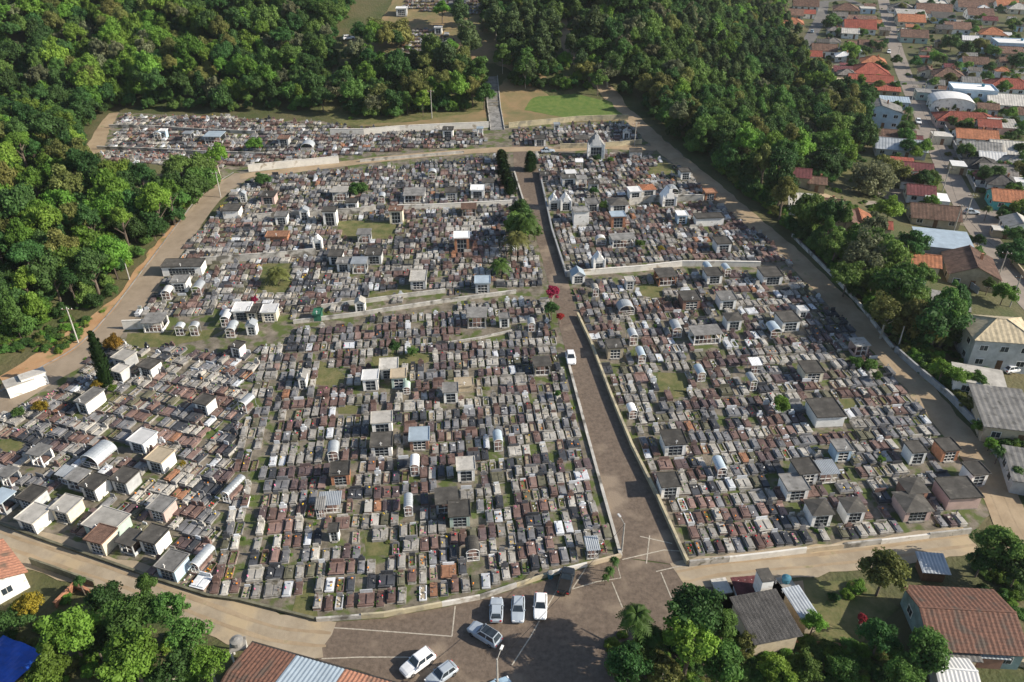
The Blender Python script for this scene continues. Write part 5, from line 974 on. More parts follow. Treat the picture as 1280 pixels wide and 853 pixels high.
def house(x, y, wpx, kind, rm, wm, d=None, h=2.9, rot=-15, label=None, pitch=.45, courses=1, rise=None, win=True):
    p = P(x, y, h+.8); s = scale_at((p.x, p.y, p.z+h)); w_ = wpx/s; d = d or w_*.9; W2, D2 = w_/2, d/2; a = math.radians(rot)
    t = thing('house', p, a, label, 'house', 'houses of the town' if not label else None)
    part(t, 'wall', MB().box(-W2, W2, -D2, D2, -1.2, h), wm)
    ov = .45; rise = rise if rise is not None else min(w_, d)*.24; X, Y = W2+ov, D2+ov
    if kind == 'gx':            # ridge along x
        for sg, nm in ((-1, 1), (1, 1)):
            m = MB(); A, B = ((-X, -Y, h-.12), (X, -Y, h-.12)) if sg < 0 else ((X, Y, h-.12), (-X, Y, h-.12)); C, D = ((X, 0, h+rise), (-X, 0, h+rise)) if sg < 0 else ((-X, 0, h+rise), (X, 0, h+rise))
            roof_plane(m, A, B, C, D, pitch, courses=courses); part(t, 'roof_slope', m, rm)
        for sg in (-1, 1): part(t, 'gable', MB().quad((sg*W2, -D2, h), (sg*W2, D2, h), (sg*W2, 0, h+rise-.1)), wm)
        part(t, 'ridge', MB().box(-X, X, -.12, .12, h+rise, h+rise+.1), rm)
    elif kind == 'gy':
        for sg in (-1, 1):
            m = MB(); A, B = ((X, -Y, h-.12), (X, Y, h-.12)) if sg > 0 else ((-X, Y, h-.12), (-X, -Y, h-.12)); C, D = ((0, Y, h+rise), (0, -Y, h+rise)) if sg > 0 else ((0, -Y, h+rise), (0, Y, h+rise))
            roof_plane(m, A, B, C, D, pitch, courses=courses); part(t, 'roof_slope', m, rm)
        for sg in (-1, 1): part(t, 'gable', MB().quad((-W2, sg*D2, h), (W2, sg*D2, h), (0, sg*D2, h+rise-.1)), wm)
        part(t, 'ridge', MB().box(-.12, .12, -Y, Y, h+rise, h+rise+.1), rm)
    elif kind == 'hip':
        e = h-.12; q = min(X, Y); rx, ry = X-q, Y-q; R1, R2 = ((-rx, 0, h+rise), (rx, 0, h+rise)) if X >= Y else ((0, -ry, h+rise), (0, ry, h+rise))
        c = [(-X, -Y, e), (X, -Y, e), (X, Y, e), (-X, Y, e)]
        if X >= Y: pl = [(c[0], c[1], R2, R1), (c[1], c[2], R2, R2), (c[2], c[3], R1, R2), (c[3], c[0], R1, R1)]
        else: pl = [(c[0], c[1], R1, R1), (c[1], c[2], R2, R1), (c[2], c[3], R2, R2), (c[3], c[0], R1, R2)]
        for A, B, C, D in pl: m = MB(); roof_plane(m, A, B, C, D, pitch, courses=courses); part(t, 'roof_slope', m, rm)
        hp = MB()
        for A, B in ((c[0], R1), (c[1], R2 if X >= Y else R1), (c[2], R2), (c[3], R1 if X >= Y else R2), (R1, R2)):
            if (Vector(A)-Vector(B)).length > .1: hp.tube(Vector(A)+Vector((0, 0, .06)), Vector(B)+Vector((0, 0, .06)), .11, n=5)
        part(t, 'ridge', hp, rm)
    elif kind == 'shed':
        m = MB(); roof_plane(m, (-X, -Y, h+.02), (X, -Y, h+.02), (X, Y, h+rise*.6), (-X, Y, h+rise*.6), pitch); part(t, 'roof_slope', m, rm)
        part(t, 'upper_wall', MB().box(-W2, W2, D2-.15, D2, h, h+rise*.5), wm)
    elif kind == 'arch':
        m = vault_sheet(w_+.6, d+.6, rise, h, n=14, corr=.04); part(t, 'arched_roof', m, rm); g = MB()
        pa = [(-W2*math.cos(PI*j/10), rise*.94*math.sin(PI*j/10)) for j in range(11)]
        for sg in (-1, 1): g.quad(*[(xx, sg*D2, h+zz) for xx, zz in pa])
        part(t, 'gable', g, wm)
    else:
        part(t, 'roof_slab', MB().box(-W2-.1, W2+.1, -D2-.1, D2+.1, h, h+.12), rm)
        if kind == 'flat': par = MB().box(-W2-.1, W2+.1, -D2-.1, -D2+.08, h+.12, h+.5).box(-W2-.1, W2+.1, D2-.08, D2+.1, h+.12, h+.5).box(-W2-.1, -W2+.08, -D2+.08, D2-.08, h+.12, h+.5).box(W2-.08, W2+.1, -D2+.08, D2-.08, h+.12, h+.5)
        if kind == 'flat': part(t, 'parapet', par, wm)
        if w_ > 7 and kind == 'flat': part(t, 'water_tank', MB().tube((W2*.5, D2*.4, h+.12), (W2*.5, D2*.4, h+1.1), .55, .6, 10), 'tank_blue')
    if win:
        fl = [1.0] if h < 4.5 else [1.0, 3.9]
        n = max(1, int(w_/3.2)); k = 0
        for z0 in fl:
            for i in range(n):
                cx = -W2+w_*(i+.5)/n
                if k == n//2 and z0 == 1.0:
                    dd = part(t, 'door', MB().box(cx-.5, cx+.5, -D2-.06, -D2, -.1, 2.1), 'wood'); k += 1; continue
                fm = part(t, 'window', MB().box(cx-.75, cx+.75, -D2-.05, -D2, z0, z0+1.2), 'white_paint'); part(fm, 'pane', MB().box(cx-.66, cx-.03, -D2-.07, -D2-.051, z0+.08, z0+1.12).box(cx+.03, cx+.66, -D2-.07, -D2-.051, z0+.08, z0+1.12), 'glass'); k += 1
            for sg in (-1, 1):
                for cy in ((-D2*.45, D2*.45) if d > 6 else (0,)):
                    x0, x1 = (W2, W2+.05) if sg > 0 else (-W2-.05, -W2); xa, xb = (W2+.051, W2+.07) if sg > 0 else (-W2-.07, -W2-.051)
                    fm = part(t, 'window', MB().box(x0, x1, cy-.7, cy+.7, z0, z0+1.2), 'white_paint'); part(fm, 'pane', MB().box(xa, xb, cy-.62, cy-.03, z0+.08, z0+1.12).box(xa, xb, cy+.03, cy+.62, z0+.08, z0+1.12), 'glass')
    if random.random() < .3 and kind in ('gx', 'hip', 'gy') and not label: part(t, 'chimney', MB().box(W2*.3, W2*.3+.5, .3, .8, h, h+rise+.6), 'brick')
    if not label: HN.append((t, f"{WN.get(wm, 'pale')} house with {RNAME.get(rm, 'grey')} {dict(gx='gabled', gy='gabled', hip='hipped', shed='sloping', flat='flat', plain='flat', arch='arched')[kind]} roof", p.y))
    return t
R_, O_, BR, MA, TG, TD, TB = 'tile_red', 'tile_orange', 'tile_brown', 'tile_maroon', 'tile_grey', 'tile_dark', 'tile_beige'
bl, te, pk, be = 'pale_blue_paint', 'teal_paint', 'pink_paint', 'beige_render'
HS = [(1007, 4, 27, 'gx', BR, w_), (990, 15, 24, 'gx', BR, c_), (1010, 14, 15, 'gx', R_, w_), (991, 26, 23, 'hip', O_, c_), (1058, 9, 27, 'hip', BR, be), (1050, 17, 15, 'gx', TG, w_, None, 5), (1077, 25, 32, 'shed', BR, g_), (1074, 31, 33, 'gx', R_, w_), (1063, 38, 18, 'gx', 'roof_pale', w_),
 (1043, 35, 14, 'hip', TG, w_), (1029, 50, 13, 'shed', 'roof_dark', g_), (1042, 49, 15, 'hip', TG, w_), (1030, 59, 26, 'gx', BR, w_), (1015, 66, 20, 'gx', R_, w_), (1013, 74, 15, 'gx', BR, w_), (1069, 53, 16, 'gx', BR, be), (1088, 54, 24, 'gx', BR, be), (1092, 74, 26, 'hip', O_, be),
 (1087, 86, 40, 'hip', R_, w_), (1088, 97, 46, 'gx', R_, w_, 8), (1100, 108, 42, 'shed', R_, be, 6), (1059, 89, 20, 'hip', TG, be), (1051, 97, 16, 'flat', TB, be), (1109, 122, 46, 'shed', 'zinc_blue', bl, 5), (1100, 132, 46, 'gy', 'roof_grey', bl, 9, 6), (1110, 165, 56, 'gx', BR, pk, 7), (1126, 179, 52, 'gx', 'zinc', g_, 9),
 (1040, 176, 34, 'gy', BR, be), (1147, 206, 30, 'gx', MA, w_, 6), (1139, 220, 20, 'gx', TD, w_), (1154, 219, 18, 'gy', R_, w_), (1151, 235, 28, 'gx', MA, w_, 7), (1172, 243, 24, 'plain', 'roof_white', w_, 6, 2.6), (1168, 262, 50, 'gx', BR, be, 9), (1180, 295, 58, 'plain', 'zinc_blue', g_, 11, 4),
 (1034, 251, 34, 'gx', BR, w_, 6), (1004, 248, 28, 'shed', 'roof_pale', w_, 6), (1054, 268, 34, 'gy', BR, be, 8), (1075, 270, 26, 'gy', O_, be, 7), (1101, 277, 22, 'gx', R_, be), (998, 213, 26, 'gx', MA, be, 6), (1022, 222, 18, 'gx', BR, be, 5), (1156, 321, 30, 'gx', O_, be, 6), (1150, 332, 18, 'gx', O_, bl, 4), (1215, 328, 50, 'gy', BR, be, 11, 3.2),
 (1225, 465, 52, 'plain', 'roof_pale', w_, 6, 2.8, -20), (1255, 508, 52, 'shed', 'roof_grey', be, 10, 3.2, -12), (1288, 580, 40, 'shed', 'roof_grey', g_, 7, 2.6), (1190, 372, 40, 'plain', 'roof_grey', be, 7, 2.4, -25),
 (1127, 8, 26, 'hip', TG, w_), (1138, 23, 28, 'gx', O_, c_), (1139, 17, 30, 'shed', 'roof_pale', w_), (1142, 42, 28, 'gx', BR, m_), (1166, 1, 30, 'flat', 'roof_pale', c_), (1166, 12, 36, 'gx', BR, w_), (1180, 19, 24, 'shed', 'roof_dark', bl), (1214, 5, 30, 'gx', BR, w_), (1224, 15, 26, 'gx', BR, w_), (1196, 32, 26, 'gx', BR, w_), (1180, 33, 16, 'gx', TD, be),
 (1240, 39, 27, 'hip', O_, w_), (1268, 50, 40, 'flat', 'roof_white', bl, 12, 6), (1258, 4, 22, 'gx', O_, w_), (1273, 8, 22, 'hip', 'roof_pale', c_), (1218, 75, 26, 'gx', BR, bl), (1262, 62, 24, 'gx', BR, be), (1260, 74, 18, 'gx', BR, be), (1185, 90, 32, 'hip', 'tile_brown', be), (1160, 86, 18, 'gy', BR, c_), (1217, 107, 46, 'flat', 'roof_white', bl, 10, 6), (1262, 104, 48, 'hip', R_, w_, 11),
 (1172, 112, 44, 'plain', 'roof_grey', m_, 6, 3), (1190, 124, 44, 'arch', 'roof_white', w_, 10, 3.2, -15), (1207, 145, 62, 'hip', R_, pk, 9), (1236, 152, 22, 'gx', R_, pk, 7, 5), (1254, 153, 26, 'shed', 'roof_pale', pk), (1220, 166, 42, 'gx', O_, w_, 8), (1178, 165, 20, 'plain', 'roof_pale', c_), (1262, 124, 48, 'gx', 'roof_pale', w_, 11), (1275, 137, 26, 'hip', BR, m_), (1226, 183, 38, 'gx', 'roof_grey', be), (1262, 183, 42, 'gx', 'roof_pale', g_),
 (1240, 193, 26, 'gx', 'roof_white', w_), (1203, 202, 22, 'plain', 'roof_white', 'yellow_wall', 5, 2.6), (1228, 202, 34, 'hip', TD, w_, 9), (1247, 210, 36, 'gx', TG, w_), (1270, 198, 30, 'hip', 'roof_grey', bl), (1237, 217, 28, 'hip', MA, w_), (1253, 223, 30, 'hip', TD, w_), (1270, 243, 50, 'gx', O_, te, 8), (1275, 222, 18, 'plain', 'roof_white', w_),
 (1258, 283, 26, 'plain', 'roof_pale', be, 3, 2), (1240, 0, 20, 'gx', BR, be), (1195, 0, 24, 'gx', TG, w_), (1085, 8, 16, 'plain', 'roof_pale', bl)]
for e in HS:
    e = (e[0], e[1], e[2]*1.1)+tuple(e[3:]); house(*e[:6], d=e[6] if len(e) > 6 else None, h=e[7] if len(e) > 7 else random.uniform(2.5, 2.9), rot=(e[8] if len(e) > 8 else -15+random.uniform(-3, 3)))
FP = [(t.location.x, t.location.y) for t, _, _ in HN]; k = 0; STR = [(q.x, q.y) for q in ts]
while k < 55:
    x, y = random.uniform(1035, 1285), random.uniform(3, 335)
    if x < 1035+max(0, y-60)*.62: continue
    q = P(x, y, 2)
    if min((q.x-a)**2+(q.y-b)**2 for a, b in FP) < 72 or min((q.x-a)**2+(q.y-b)**2 for a, b in STR) < 80: k += .02; continue
    k += 1; FP.append((q.x, q.y)); house(x, y, random.uniform(3.5, 8)*scale_at((q.x, q.y, 2)), random.choice(['gx', 'gx', 'shed', 'hip', 'gy', 'plain']), random.choice([BR, BR, R_, O_, TG, TD, 'roof_pale', 'zinc', 'roof_grey', 'roof_white', MA]), random.choice([w_, w_, c_, g_, be, bl, m_, pk]), h=random.uniform(2.3, 3))
hb = {}
for t, b, y in HN: hb.setdefault(b, []).append((y, t))
for b, l in hb.items():
    l.sort(key=lambda q: q[0])
    for i, (y, t) in enumerate(l): t['label'] = b+(', the only one in the town' if len(l) == 1 else ', nearest of its kind in the town' if i == 0 else f', {ordn(i)} nearest of its kind in the town')
house(1250, 406, 72, 'hip', 'tile_beige', 'grey_paint', d=9, h=6.3, rot=-8, label='large grey two storey house with ribbed beige hipped roof', pitch=.5, rise=2.0)
# bottom edge buildings
house(-34, 714, 76, 'gx', 'clay_mix', 'white_paint', d=9, h=3.1, rot=-42, label='white house with orange tiled roof at the left edge below the dirt road', pitch=.3, courses=10)
house(1207, 768, 108, 'gx', 'clay_old', 'grey_teal', d=9.2, h=3.2, rot=-4, label='house with large weathered clay tile roof and dull teal side wall', pitch=.3, courses=14, rise=1.6)
house(1205, 808, 30, 'shed', 'roof_grey', 'beige_render', d=2.2, h=2.5, rot=-4, label='small grey roofed porch in front of the clay tiled house', pitch=.3, win=False)
house(1240, 806, 30, 'shed', 'zinc', 'brown_paint', d=2, h=2.4, rot=-4, label='patched sheet metal lean-to below the clay tiled house', pitch=.25, win=False)
house(1195, 838, 42, 'gx', 'roof_white', 'old_wall', d=6, h=2.3, rot=-6, label='white ribbed canopy roof at the bottom edge below the clay tiled house', pitch=.25, win=False)
house(958, 766, 56, 'shed', 'tile_dark', 'beige_render', d=6.2, h=3.3, rot=12, label='shed with dark ribbed tile roof and blank beige wall beside the garden', pitch=.28, rise=.6, win=False)
house(1004, 752, 16, 'shed', 'zinc', 'beige_render', d=5, h=2.4, rot=14, label='narrow sheet metal lean-to right of the dark ribbed shed', pitch=.2, win=False)
house(958, 714, 15, 'plain', 'roof_dark', 'white_paint', d=2, h=4.8, rot=8, label='narrow tall white tower building with dark top by the side road', win=False)
house(935, 728, 26, 'shed', 'tile_maroon', 'white_paint', d=2, h=1.6, rot=6, label='low brown red roof with white front beside the white tower building', win=False)
house(1168, 700, 26, 'shed', 'zinc', 'wood', d=2.6, h=2.0, rot=-6, label='low corrugated lean-to roof among scrap beside the side road', pitch=.22, win=False)
house(903, 728, 18, 'plain', 'roof_pale', 'old_wall', d=2.4, h=.5, rot=10, label='low pale concrete platform at the corner of the side road', win=False)
for (x, y, lb) in ((21, 471, 'left long half of the white box shed beside the west road'), (38, 463, 'right small half of the white box shed beside the west road')):
    house(x, y, 20 if x < 30 else 14, 'plain', 'roof_pale', 'white_paint', d=4.4 if x < 30 else 4.0, h=2.1 if x < 30 else 2.5, rot=-50, label=lb, win=False)
# the long building along the plaza edge with three kinds of roof
a_, b_ = P(314, 803, 3.0), P(500, 856, 3.0); u = (b_-a_); u.z = 0; L_ = u.length; an = math.atan2(u.y, u.x); t = thing('long_building', (a_.x, a_.y, 0), an, 'long building with clay tile and pale sheet roofs at the plaza bottom edge', 'building')
part(t, 'wall', MB().box(.3, L_+6, -9, -.3, -.2, 2.9), 'white_paint')
for x0, x1, m, nm, cs in ((0, L_*.31, 'clay_old', 'clay_tile_roof', 12), (L_*.31+.05, L_*.64, 'zinc_blue', 'pale_sheet_roof', 1), (L_*.64+.05, L_*.9, 'clay_mix', 'orange_tile_roof', 12), (L_*.9+.05, L_+6.5, 'clay_mix', 'right_tile_roof', 12)):
    mb = MB(); roof_plane(mb, (x1, 0, 2.95), (x0, 0, 2.95), (x0, -4.8, 3.9), (x1, -4.8, 3.9), .26, .06, cs); roof_plane(mb, (x0, -9.4, 2.95), (x1, -9.4, 2.95), (x1, -4.8, 3.9), (x0, -4.8, 3.9), .26, .06, cs); part(t, nm, mb, m)
part(t, 'gutter', MB().box(0, L_+6, .02, .22, 2.8, 3.0), 'door_dark')
# blue tarpaulin over a pool frame
q = P(8, 826, 1.2); t = thing('tarpaulin_canopy', q, math.radians(-20), 'bright blue tarpaulin stretched low at the bottom left corner', 'tarpaulin')
m = MB()
for i in range(12):
    for j in range(8):
        f = lambda i, j: (-3.4+6.8*i/12, -2.6+5.2*j/8, 1.2+.12*math.sin(i*1.1+j)+.06*math.cos(j*2.1)); m.quad(f(i, j), f(i+1, j), f(i+1, j+1), f(i, j+1))
part(t, 'tarpaulin', m, 'blue_tarp')
for sx in (-3.3, 3.3):
    for sy in (-2.5, 2.5): part(t, 'post', MB().tube((sx, sy, -.2), (sx, sy, 1.2), .06), 'wood')
# water tanks
def tank(x, y, h, m, label, stand=True, r=.75):
    p = P(x, y, h+.5); t = thing('water_tank', p, .3, label, 'water tank')
    part(t, 'tank', MB().tube((0, 0, h), (0, 0, h+.8), r*.85, r, 14), m); part(t, 'lid', MB().tube((0, 0, h+.8), (0, 0, h+1.0), r*1.04, r*.35, 14), m)
    if stand:
        part(t, 'platform', MB().box(-.95, .95, -.95, .95, h-.14, h), 'grey_cement')
        for sx in (-.8, .8):
            for sy in (-.8, .8): part(t, 'leg', MB().box(sx-.09, sx+.09, sy-.09, sy+.09, -.2, h-.14), 'white_paint')
tank(296, 802, 2.6, 'tank_grey', 'grey water tank on a white legged stand beside the clay roof'); tank(983, 724, 1.0, 'tank_blue', 'blue water tank behind the dark ribbed shed', True, .6)
# yard walls
wall('yard_wall', [(70, 760), (95, 735), (115, 745)], 1.0, .25, 'brick', 'broken brick wall between the bright trees and the dirt road', block=False)
wall('yard_wall', [(40, 706), (85, 722), (120, 735)], 1.3, .15, 'mossy_cement', 'dark hedge covered wall below the front dirt road', block=False)
wall('yard_wall', [(990, 805), (1040, 808), (1078, 814)], .5, .3, 'brick', 'low brick garden wall under the yard grass', block=False)
wall('yard_wall', [(920, 828), (960, 815), (985, 806)], .6, .25, 'yellow_wall', 'yellow white garden wall left of the brick garden wall', block=False)
wall('yard_wall', [(1234, 822), (1300, 838)], .9, .4, 'beige_render', 'thick beige wall at the bottom right corner', block=False)
wall('street_wall', [(1152, 112), (1172, 145), (1190, 180), (1206, 215), (1218, 240)], 1.5, .2, 'grey_wall', 'long pale wall along the right side of the main street', block=False)
wall('street_wall', [(1256, 318), (1278, 345), (1300, 370)], 1.2, .2, 'beige_render', 'lower wall along the right side of the main street', block=False)
wall('street_wall', [(1175, 335), (1200, 350), (1222, 368)], 1.4, .2, 'grey_wall', 'dark topped wall left of the brown gabled house', block=False)
wall('street_wall', [(1150, 98), (1200, 95), (1290, 92)], 1.5, .2, 'grey_wall', 'wall along the cross street behind the red roof', block=False)
wall('street_wall', [(1005, 147), (1020, 155), (1033, 161)], 1.6, .25, 'white_wall', 'white slanting wall inside the small wood', block=False)
# stairs up the hill
b0, b1 = P(622, 163), P(614, 96); t = thing('stairway', b0, 0, 'long straight concrete stairway climbing the wooded slope', 'stairs'); dv_ = b1-b0; n = 44; d2 = Vector((dv_.x, dv_.y, 0)); L_ = d2.length; d2.normalize(); sd = Vector((-d2.y, d2.x, 0))
st = MB()
for i in range(n):
    c0 = d2*(L_*i/n); c1 = d2*(L_*(i+1)/n); wp_ = b0+(c0+c1)/2; zz = float(zt(wp_.x, wp_.y))-b0.z+.15
    A = [c0-sd*2, c1-sd*2, c1+sd*2, c0+sd*2]; k = len(st.v); st.v += [(q.x, q.y, zz-1.2) for q in A]+[(q.x, q.y, zz+(.03 if i % 2 else 0)) for q in A]; st.f += [tuple(k+j for j in q) for q in ((4, 7, 6, 5), (0, 1, 5, 4), (1, 2, 6, 5), (2, 3, 7, 6), (3, 0, 4, 7))]
part(t, 'steps', st, 'roof_grey')
for sg in (-1, 1):
    m = MB()
    for i in range(12):
        c0, c1 = d2*(L_*i/12)+sd*sg*2.15, d2*(L_*(i+1)/12)+sd*sg*2.15; z0, z1 = [float(zt(b0.x+c.x, b0.y+c.y))-b0.z for c in (c0, c1)]
        k = len(m.v); nn = sd*.12; A = [c0-nn, c1-nn, c1+nn, c0+nn]; zs_ = [z0, z1, z1, z0]; m.v += [(q.x, q.y, z-.8) for q, z in zip(A, zs_)]+[(q.x, q.y, z+.45) for q, z in zip(A, zs_)]; m.f += [tuple(k+j for j in q) for q in ((4, 7, 6, 5), (0, 1, 5, 4), (1, 2, 6, 5), (2, 3, 7, 6), (3, 0, 4, 7))]
    part(t, 'side_wall', m, 'old_wall')
# ------------------------------------------------------------------ cars
def car(rear, front, m, label, kind='hatch', Lc=4.1, plane=None):
    a, b = P(*rear, .6), P(*front, .6); d = b-a; c = (a+b)/2; c.z = float(zt(c.x, c.y)); an = math.atan2(d.y, d.x)-PI/2
    suv = kind in ('suv', 'pickup'); Wd = 1.76 if not suv else 1.86; hood = .86 if not suv else 1.02; top = 1.45 if not suv else 1.66; t = thing('parked_car', (c.x, c.y, c.z+.05), an, label, 'car', 'parked cars')
    H2 = Lc/2; hw = Wd/2
    stn = [(-H2, .80, .42, .72), (-H2+.12, .93, .28, hood-.02), (-H2*.6, 1, .22, hood), (0, 1, .22, hood-.02), (H2*.5, 1, .22, hood-.04), (H2-.35, .95, .25, hood-.16), (H2-.08, .86, .3, hood-.28), (H2, .74, .38, .56)]
    mb = MB(); k = 0
    for y, f, zb, zs_ in stn:
        x = hw*f; mb.v += [(-x*.9, y, zb), (-x, y, zb+.14), (-x, y, zs_-.1), (-x*.86, y, zs_), (0, y, zs_+.03), (x*.86, y, zs_), (x, y, zs_-.1), (x, y, zb+.14), (x*.9, y, zb)]
    for i in range(len(stn)-1):
        for j in range(9): jj = (j+1) % 9; mb.f.append((i*9+j, i*9+jj, (i+1)*9+jj, (i+1)*9+j))
    mb.f.append(tuple(range(8, -1, -1))); mb.f.append(tuple((len(stn)-1)*9+i for i in range(9)))
    body = part(t, 'body', mb, m); body.data.shade_smooth() if False else None
    yr, yf = (-H2+.25, H2*.34) if kind == 'hatch' else (-H2+.7, H2*.3) if kind == 'sedan' else (-H2+.15, H2*.36) if kind == 'suv' else (-H2*.1, H2*.4)
    tr_, tf = (yr+.38, yf-.62) if kind != 'sedan' else (yr+.55, yf-.65); z0, z1 = hood-.03, top; bw, tw = hw*.88, hw*.68
    B = [(-bw, yr, z0), (bw, yr, z0), (bw, yf, z0), (-bw, yf, z0)]; T_ = [(-tw, tr_, z1), (tw, tr_, z1), (tw, tf, z1), (-tw, tf, z1)]
    cb = MB(); cb.v = B+T_; cb.f = [(0, 1, 5, 4), (1, 2, 6, 5), (2, 3, 7, 6), (3, 0, 4, 7), (4, 5, 6, 7)]; part(t, 'cabin', cb, m)
    def pane(nm, q0, q1, q2, q3, ins=.1, sp=0):
        q = [Vector(v) for v in (q0, q1, q2, q3)]; c_ = sum(q, Vector())/4; n_ = (q[1]-q[0]).cross(q[3]-q[0]).normalized()
        if n_.dot(c_-Vector((0, (yr+yf)/2, z0))) < 0: n_ = -n_
        mm = MB()
        if sp:
            for s0, s1 in ((.06, .48), (.53, .94)):
                e = [q[0].lerp(q[1], s0), q[0].lerp(q[1], s1), q[3].lerp(q[2], s1), q[3].lerp(q[2], s0)]; cc = [e[0].lerp(e[3], .12), e[1].lerp(e[2], .12), e[2].lerp(e[1], .12), e[3].lerp(e[0], .12)]; mm.quad(*[v+n_*.012 for v in cc])
        else: mm.quad(*[v.lerp(c_, ins)+n_*.012 for v in q])
        part(t, nm, mm, 'glass')
    pane('windscreen', B[2], B[3], T_[3], T_[2]); pane('rear_window', B[0], B[1], T_[1], T_[0], .14); pane('side_windows', B[1], B[2], T_[2], T_[1], 0, 1); pane('side_windows', B[3], B[0], T_[0], T_[3], 0, 1)
    part(t, 'roof_panel', MB().box(-tw+.06, tw-.06, tr_+.08, tf-.06, z1+.002, z1+.03), 'glass' if 'sunroof' in label else m)
    if kind == 'pickup': part(t, 'cargo_bed', MB().box(-hw*.8, hw*.8, -H2+.15, yr-.1, hood-.02, hood+.05), 'rubber')
    for sx in (-1, 1):
        for yy in (-H2*.62, H2*.62):
            wh = part(t, 'wheel', MB().tube((sx*(hw-.2), yy, .3), (sx*(hw+.01), yy, .3), .32, n=14), 'rubber'); part(wh, 'rim', MB().tube((sx*(hw+.012), yy, .3), (sx*(hw+.02), yy, .3), .19, n=10), 'chrome')
        part(t, 'headlight', MB().box(sx*hw*.6-.16, sx*hw*.6+.16, H2-.16, H2-.02, .56, .7), 'lamp_lens'); part(t, 'tail_light', MB().box(sx*hw*.68-.13, sx*hw*.68+.13, -H2-.01, -H2+.08, .6, .8), 'tail_lens')
        part(t, 'mirror', MB().box(sx*(hw+.0)-.1, sx*(hw+.0)+.1, yf-.35, yf-.22, hood-.02, hood+.1), m)
car((620, 779), (621, 746), 'car_silver', 'silver hatchback parked nose to the front wall, leftmost of the row', 'hatch', 3.9)
car((648, 745), (647, 779), 'car_silver', 'pale silver saloon in the middle of the parked row, tail to the wall', 'hatch', 4.1)
car((676, 741), (675, 775), 'car_white', 'white compact car right of the silver pair by the wall', 'hatch', 4.1)
car((704, 740), (711, 712), 'car_black', 'black pickup truck parked in shade near the green triangle bed', 'pickup', 4.6)
car((624, 804), (588, 782), 'car_silver', 'silver estate car with dark sunroof standing across the plaza', 'suv', 4.6)
car((540, 816), (504, 842), 'car_white', 'white sport utility car beside the clay tile roof', 'suv', 4.5)
car((568, 832), (535, 855), 'car_silver', 'silver grey hatchback at the bottom edge beside the white car', 'hatch', 4.1)
car((600, 872), (640, 850), 'car_blue', 'pale blue car cut by the bottom edge under the street lamp', 'hatch', 4.0)
car((712, 437), (715, 458), 'car_white', 'white car parked alone on the avenue', 'hatch', 4.1)
car((677, 189), (692, 188), 'car_silver', 'silver car parked at the top of the avenue', 'sedan', 4.2)
car((430, 49), (441, 46), 'car_white', 'white van parked on the hill beside the forest edge', 'suv', 4.6)
car((1146, 148), (1150, 156), 'car_white', 'white car parked beside the pale blue house', 'hatch', 4)
car((1208, 265), (1221, 265), 'car_silver', 'silver car on the main street near the old brown roof', 'hatch', 4)
car((1013, 43), (1017, 36), 'car_blue', 'blue car on the back street of the town', 'hatch', 4)
car((1258, 462), (1275, 460), 'car_white', 'white car under the large grey two storey house', 'hatch', 4)
car((1166, 128), (1166, 135), 'car_silver', 'silver car in the yard left of the arched white roof', 'hatch', 4)
car((1110, 62), (1112, 68), 'car_white', 'white car on the upper main street', 'hatch', 4)
q = P(688, 719, .5); t = thing('waste_bin', q, .2, 'teal blue waste bin in the shade left of the black pickup', 'bin'); part(t, 'bin_body', MB().tube((0, 0, 0), (0, 0, 1.0), .38, .45, 10), 'tank_blue'); part(t, 'lid', MB().tube((0, 0, 1.0), (0, 0, 1.1), .47, .3, 10), 'tank_grey')
# ------------------------------------------------------------------ poles, lamps, crosses
def pole(x, y, h, label, kind='power', rot=0):
    p = P(x, y); t = thing('street_lamp' if kind == 'lamp' else 'power_pole', p, rot, label, 'street lamp' if kind == 'lamp' else 'power pole')
    part(t, 'post', MB().tube((0, 0, -.3), (0, 0, h), .15, .1, 8), 'pole_concrete')
    if kind == 'power': part(t, 'crossarm', MB().box(-1.1, 1.1, -.06, .06, h-.6, h-.46), 'wood'); part(t, 'insulators', MB().tube((-.9, 0, h-.46), (-.9, 0, h-.25), .06).tube((.9, 0, h-.46), (.9, 0, h-.25), .06).tube((.3, 0, h-.46), (.3, 0, h-.25), .06), 'white_paint')
    elif kind == 'lamp': part(t, 'arm', MB().tube((0, 0, h-.1), (1.2, 0, h+.25), .05), 'pole_concrete'); part(t, 'lamp_head', MB().box(1.1, 1.75, -.14, .14, h+.2, h+.34), 'roof_white')
    return t
pole(622, 868, 6.5, 'street lamp rising from the plaza at the bottom edge', 'lamp', 1.2); pole(98, 429, 8, 'pale power pole beside the west road and cypress'); pole(777, 690, 5.5, 'thin lamp post where the avenue meets the plaza', 'lamp', 2); pole(793, 182, 7, 'pole by the upper right terraces', 'power', .3)
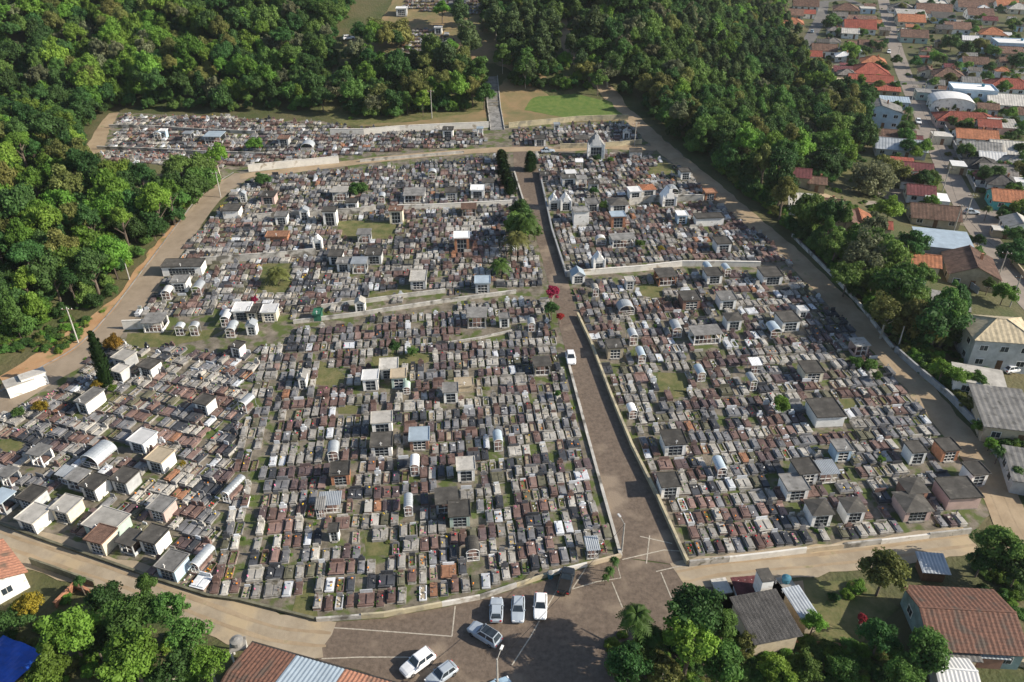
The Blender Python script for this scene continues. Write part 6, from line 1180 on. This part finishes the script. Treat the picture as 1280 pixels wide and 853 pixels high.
pole(540, 148, 9, 'power pole with long crossarm on the wooded slope', 'power', .1); pole(276, 247, 7, 'power pole at the bend of the west road'); pole(162, 350, 4, 'short pale post on the verge of the west road', 'post'); pole(1122, 436, 5, 'post at the upper end of the grey boundary wall', 'post')
for i, (x, y) in enumerate([(1192, 290), (1178, 240), (1160, 190), (1262, 384), (1138, 132), (1120, 78), (1206, 276), (1246, 352), (1108, 30)]): pole(x, y, 7.5, f'power pole beside the main street, {ordn(i)} listed from the old brown roof' if False else ['power pole beside the pale blue flat roof', 'power pole left of the main street by the white awning', 'power pole left of the main street below the pale blue house', 'power pole by the street right of the grey two storey house', 'power pole at the corner of the cross street', 'power pole on the upper main street', 'power pole in the street bend near the silver car', 'power pole right of the brown gabled roof', 'farthest power pole on the main street'][i], 'power', -.25)
cb = bpy.data.objects
def cable(a, b, za, zb, sag, label):
    a, b = P(*a), P(*b); t = None; m = MB(); n = 10; o0 = a.copy(); pr = None
    for i in range(n+1):
        s = i/n; q = a.lerp(b, s)-o0; q.z = (a.z+za)*(1-s)+(b.z+zb)*s-sag*4*s*(1-s)-o0.z
        if pr is not None: m.tube(pr, q, .03, n=4)
        pr = q
    tag(obj('cable', m.mesh('cable', 'rubber'), None, o0), label, 'cable', 'overhead cables')
for a, b, l in (((622, 868), (777, 690), 'sagging cable across the plaza between two lamp posts'), ((1192, 290), (1178, 240), 'cable beside the main street from the pale blue roof to the awning'), ((1178, 240), (1160, 190), 'cable beside the main street below the pale blue house'), ((1262, 384), (1246, 352), 'cable right of the brown gabled roof'), ((1246, 352), (1192, 290), 'cable crossing to the pale blue flat roof'), ((1160, 190), (1138, 132), 'cable along the street past the pale blue house'), ((1138, 132), (1120, 78), 'cable along the upper main street')):
    cable(a, b, 6.3 if a[0] > 1000 else 6.2, 6.3 if b[0] > 1000 else 5.4, .7, l)
hz = MB().box(-4700, 4700, -3200, 5700, -1.5, 92).mesh('haze', 'haze') if 'haze' in M else None
if hz:
    o = obj('haze', hz); o['kind'] = 'stuff'; o['label'] = 'thin pale afternoon haze over the valley'
print('objects', len(bpy.data.objects), 'trees', NTREE)
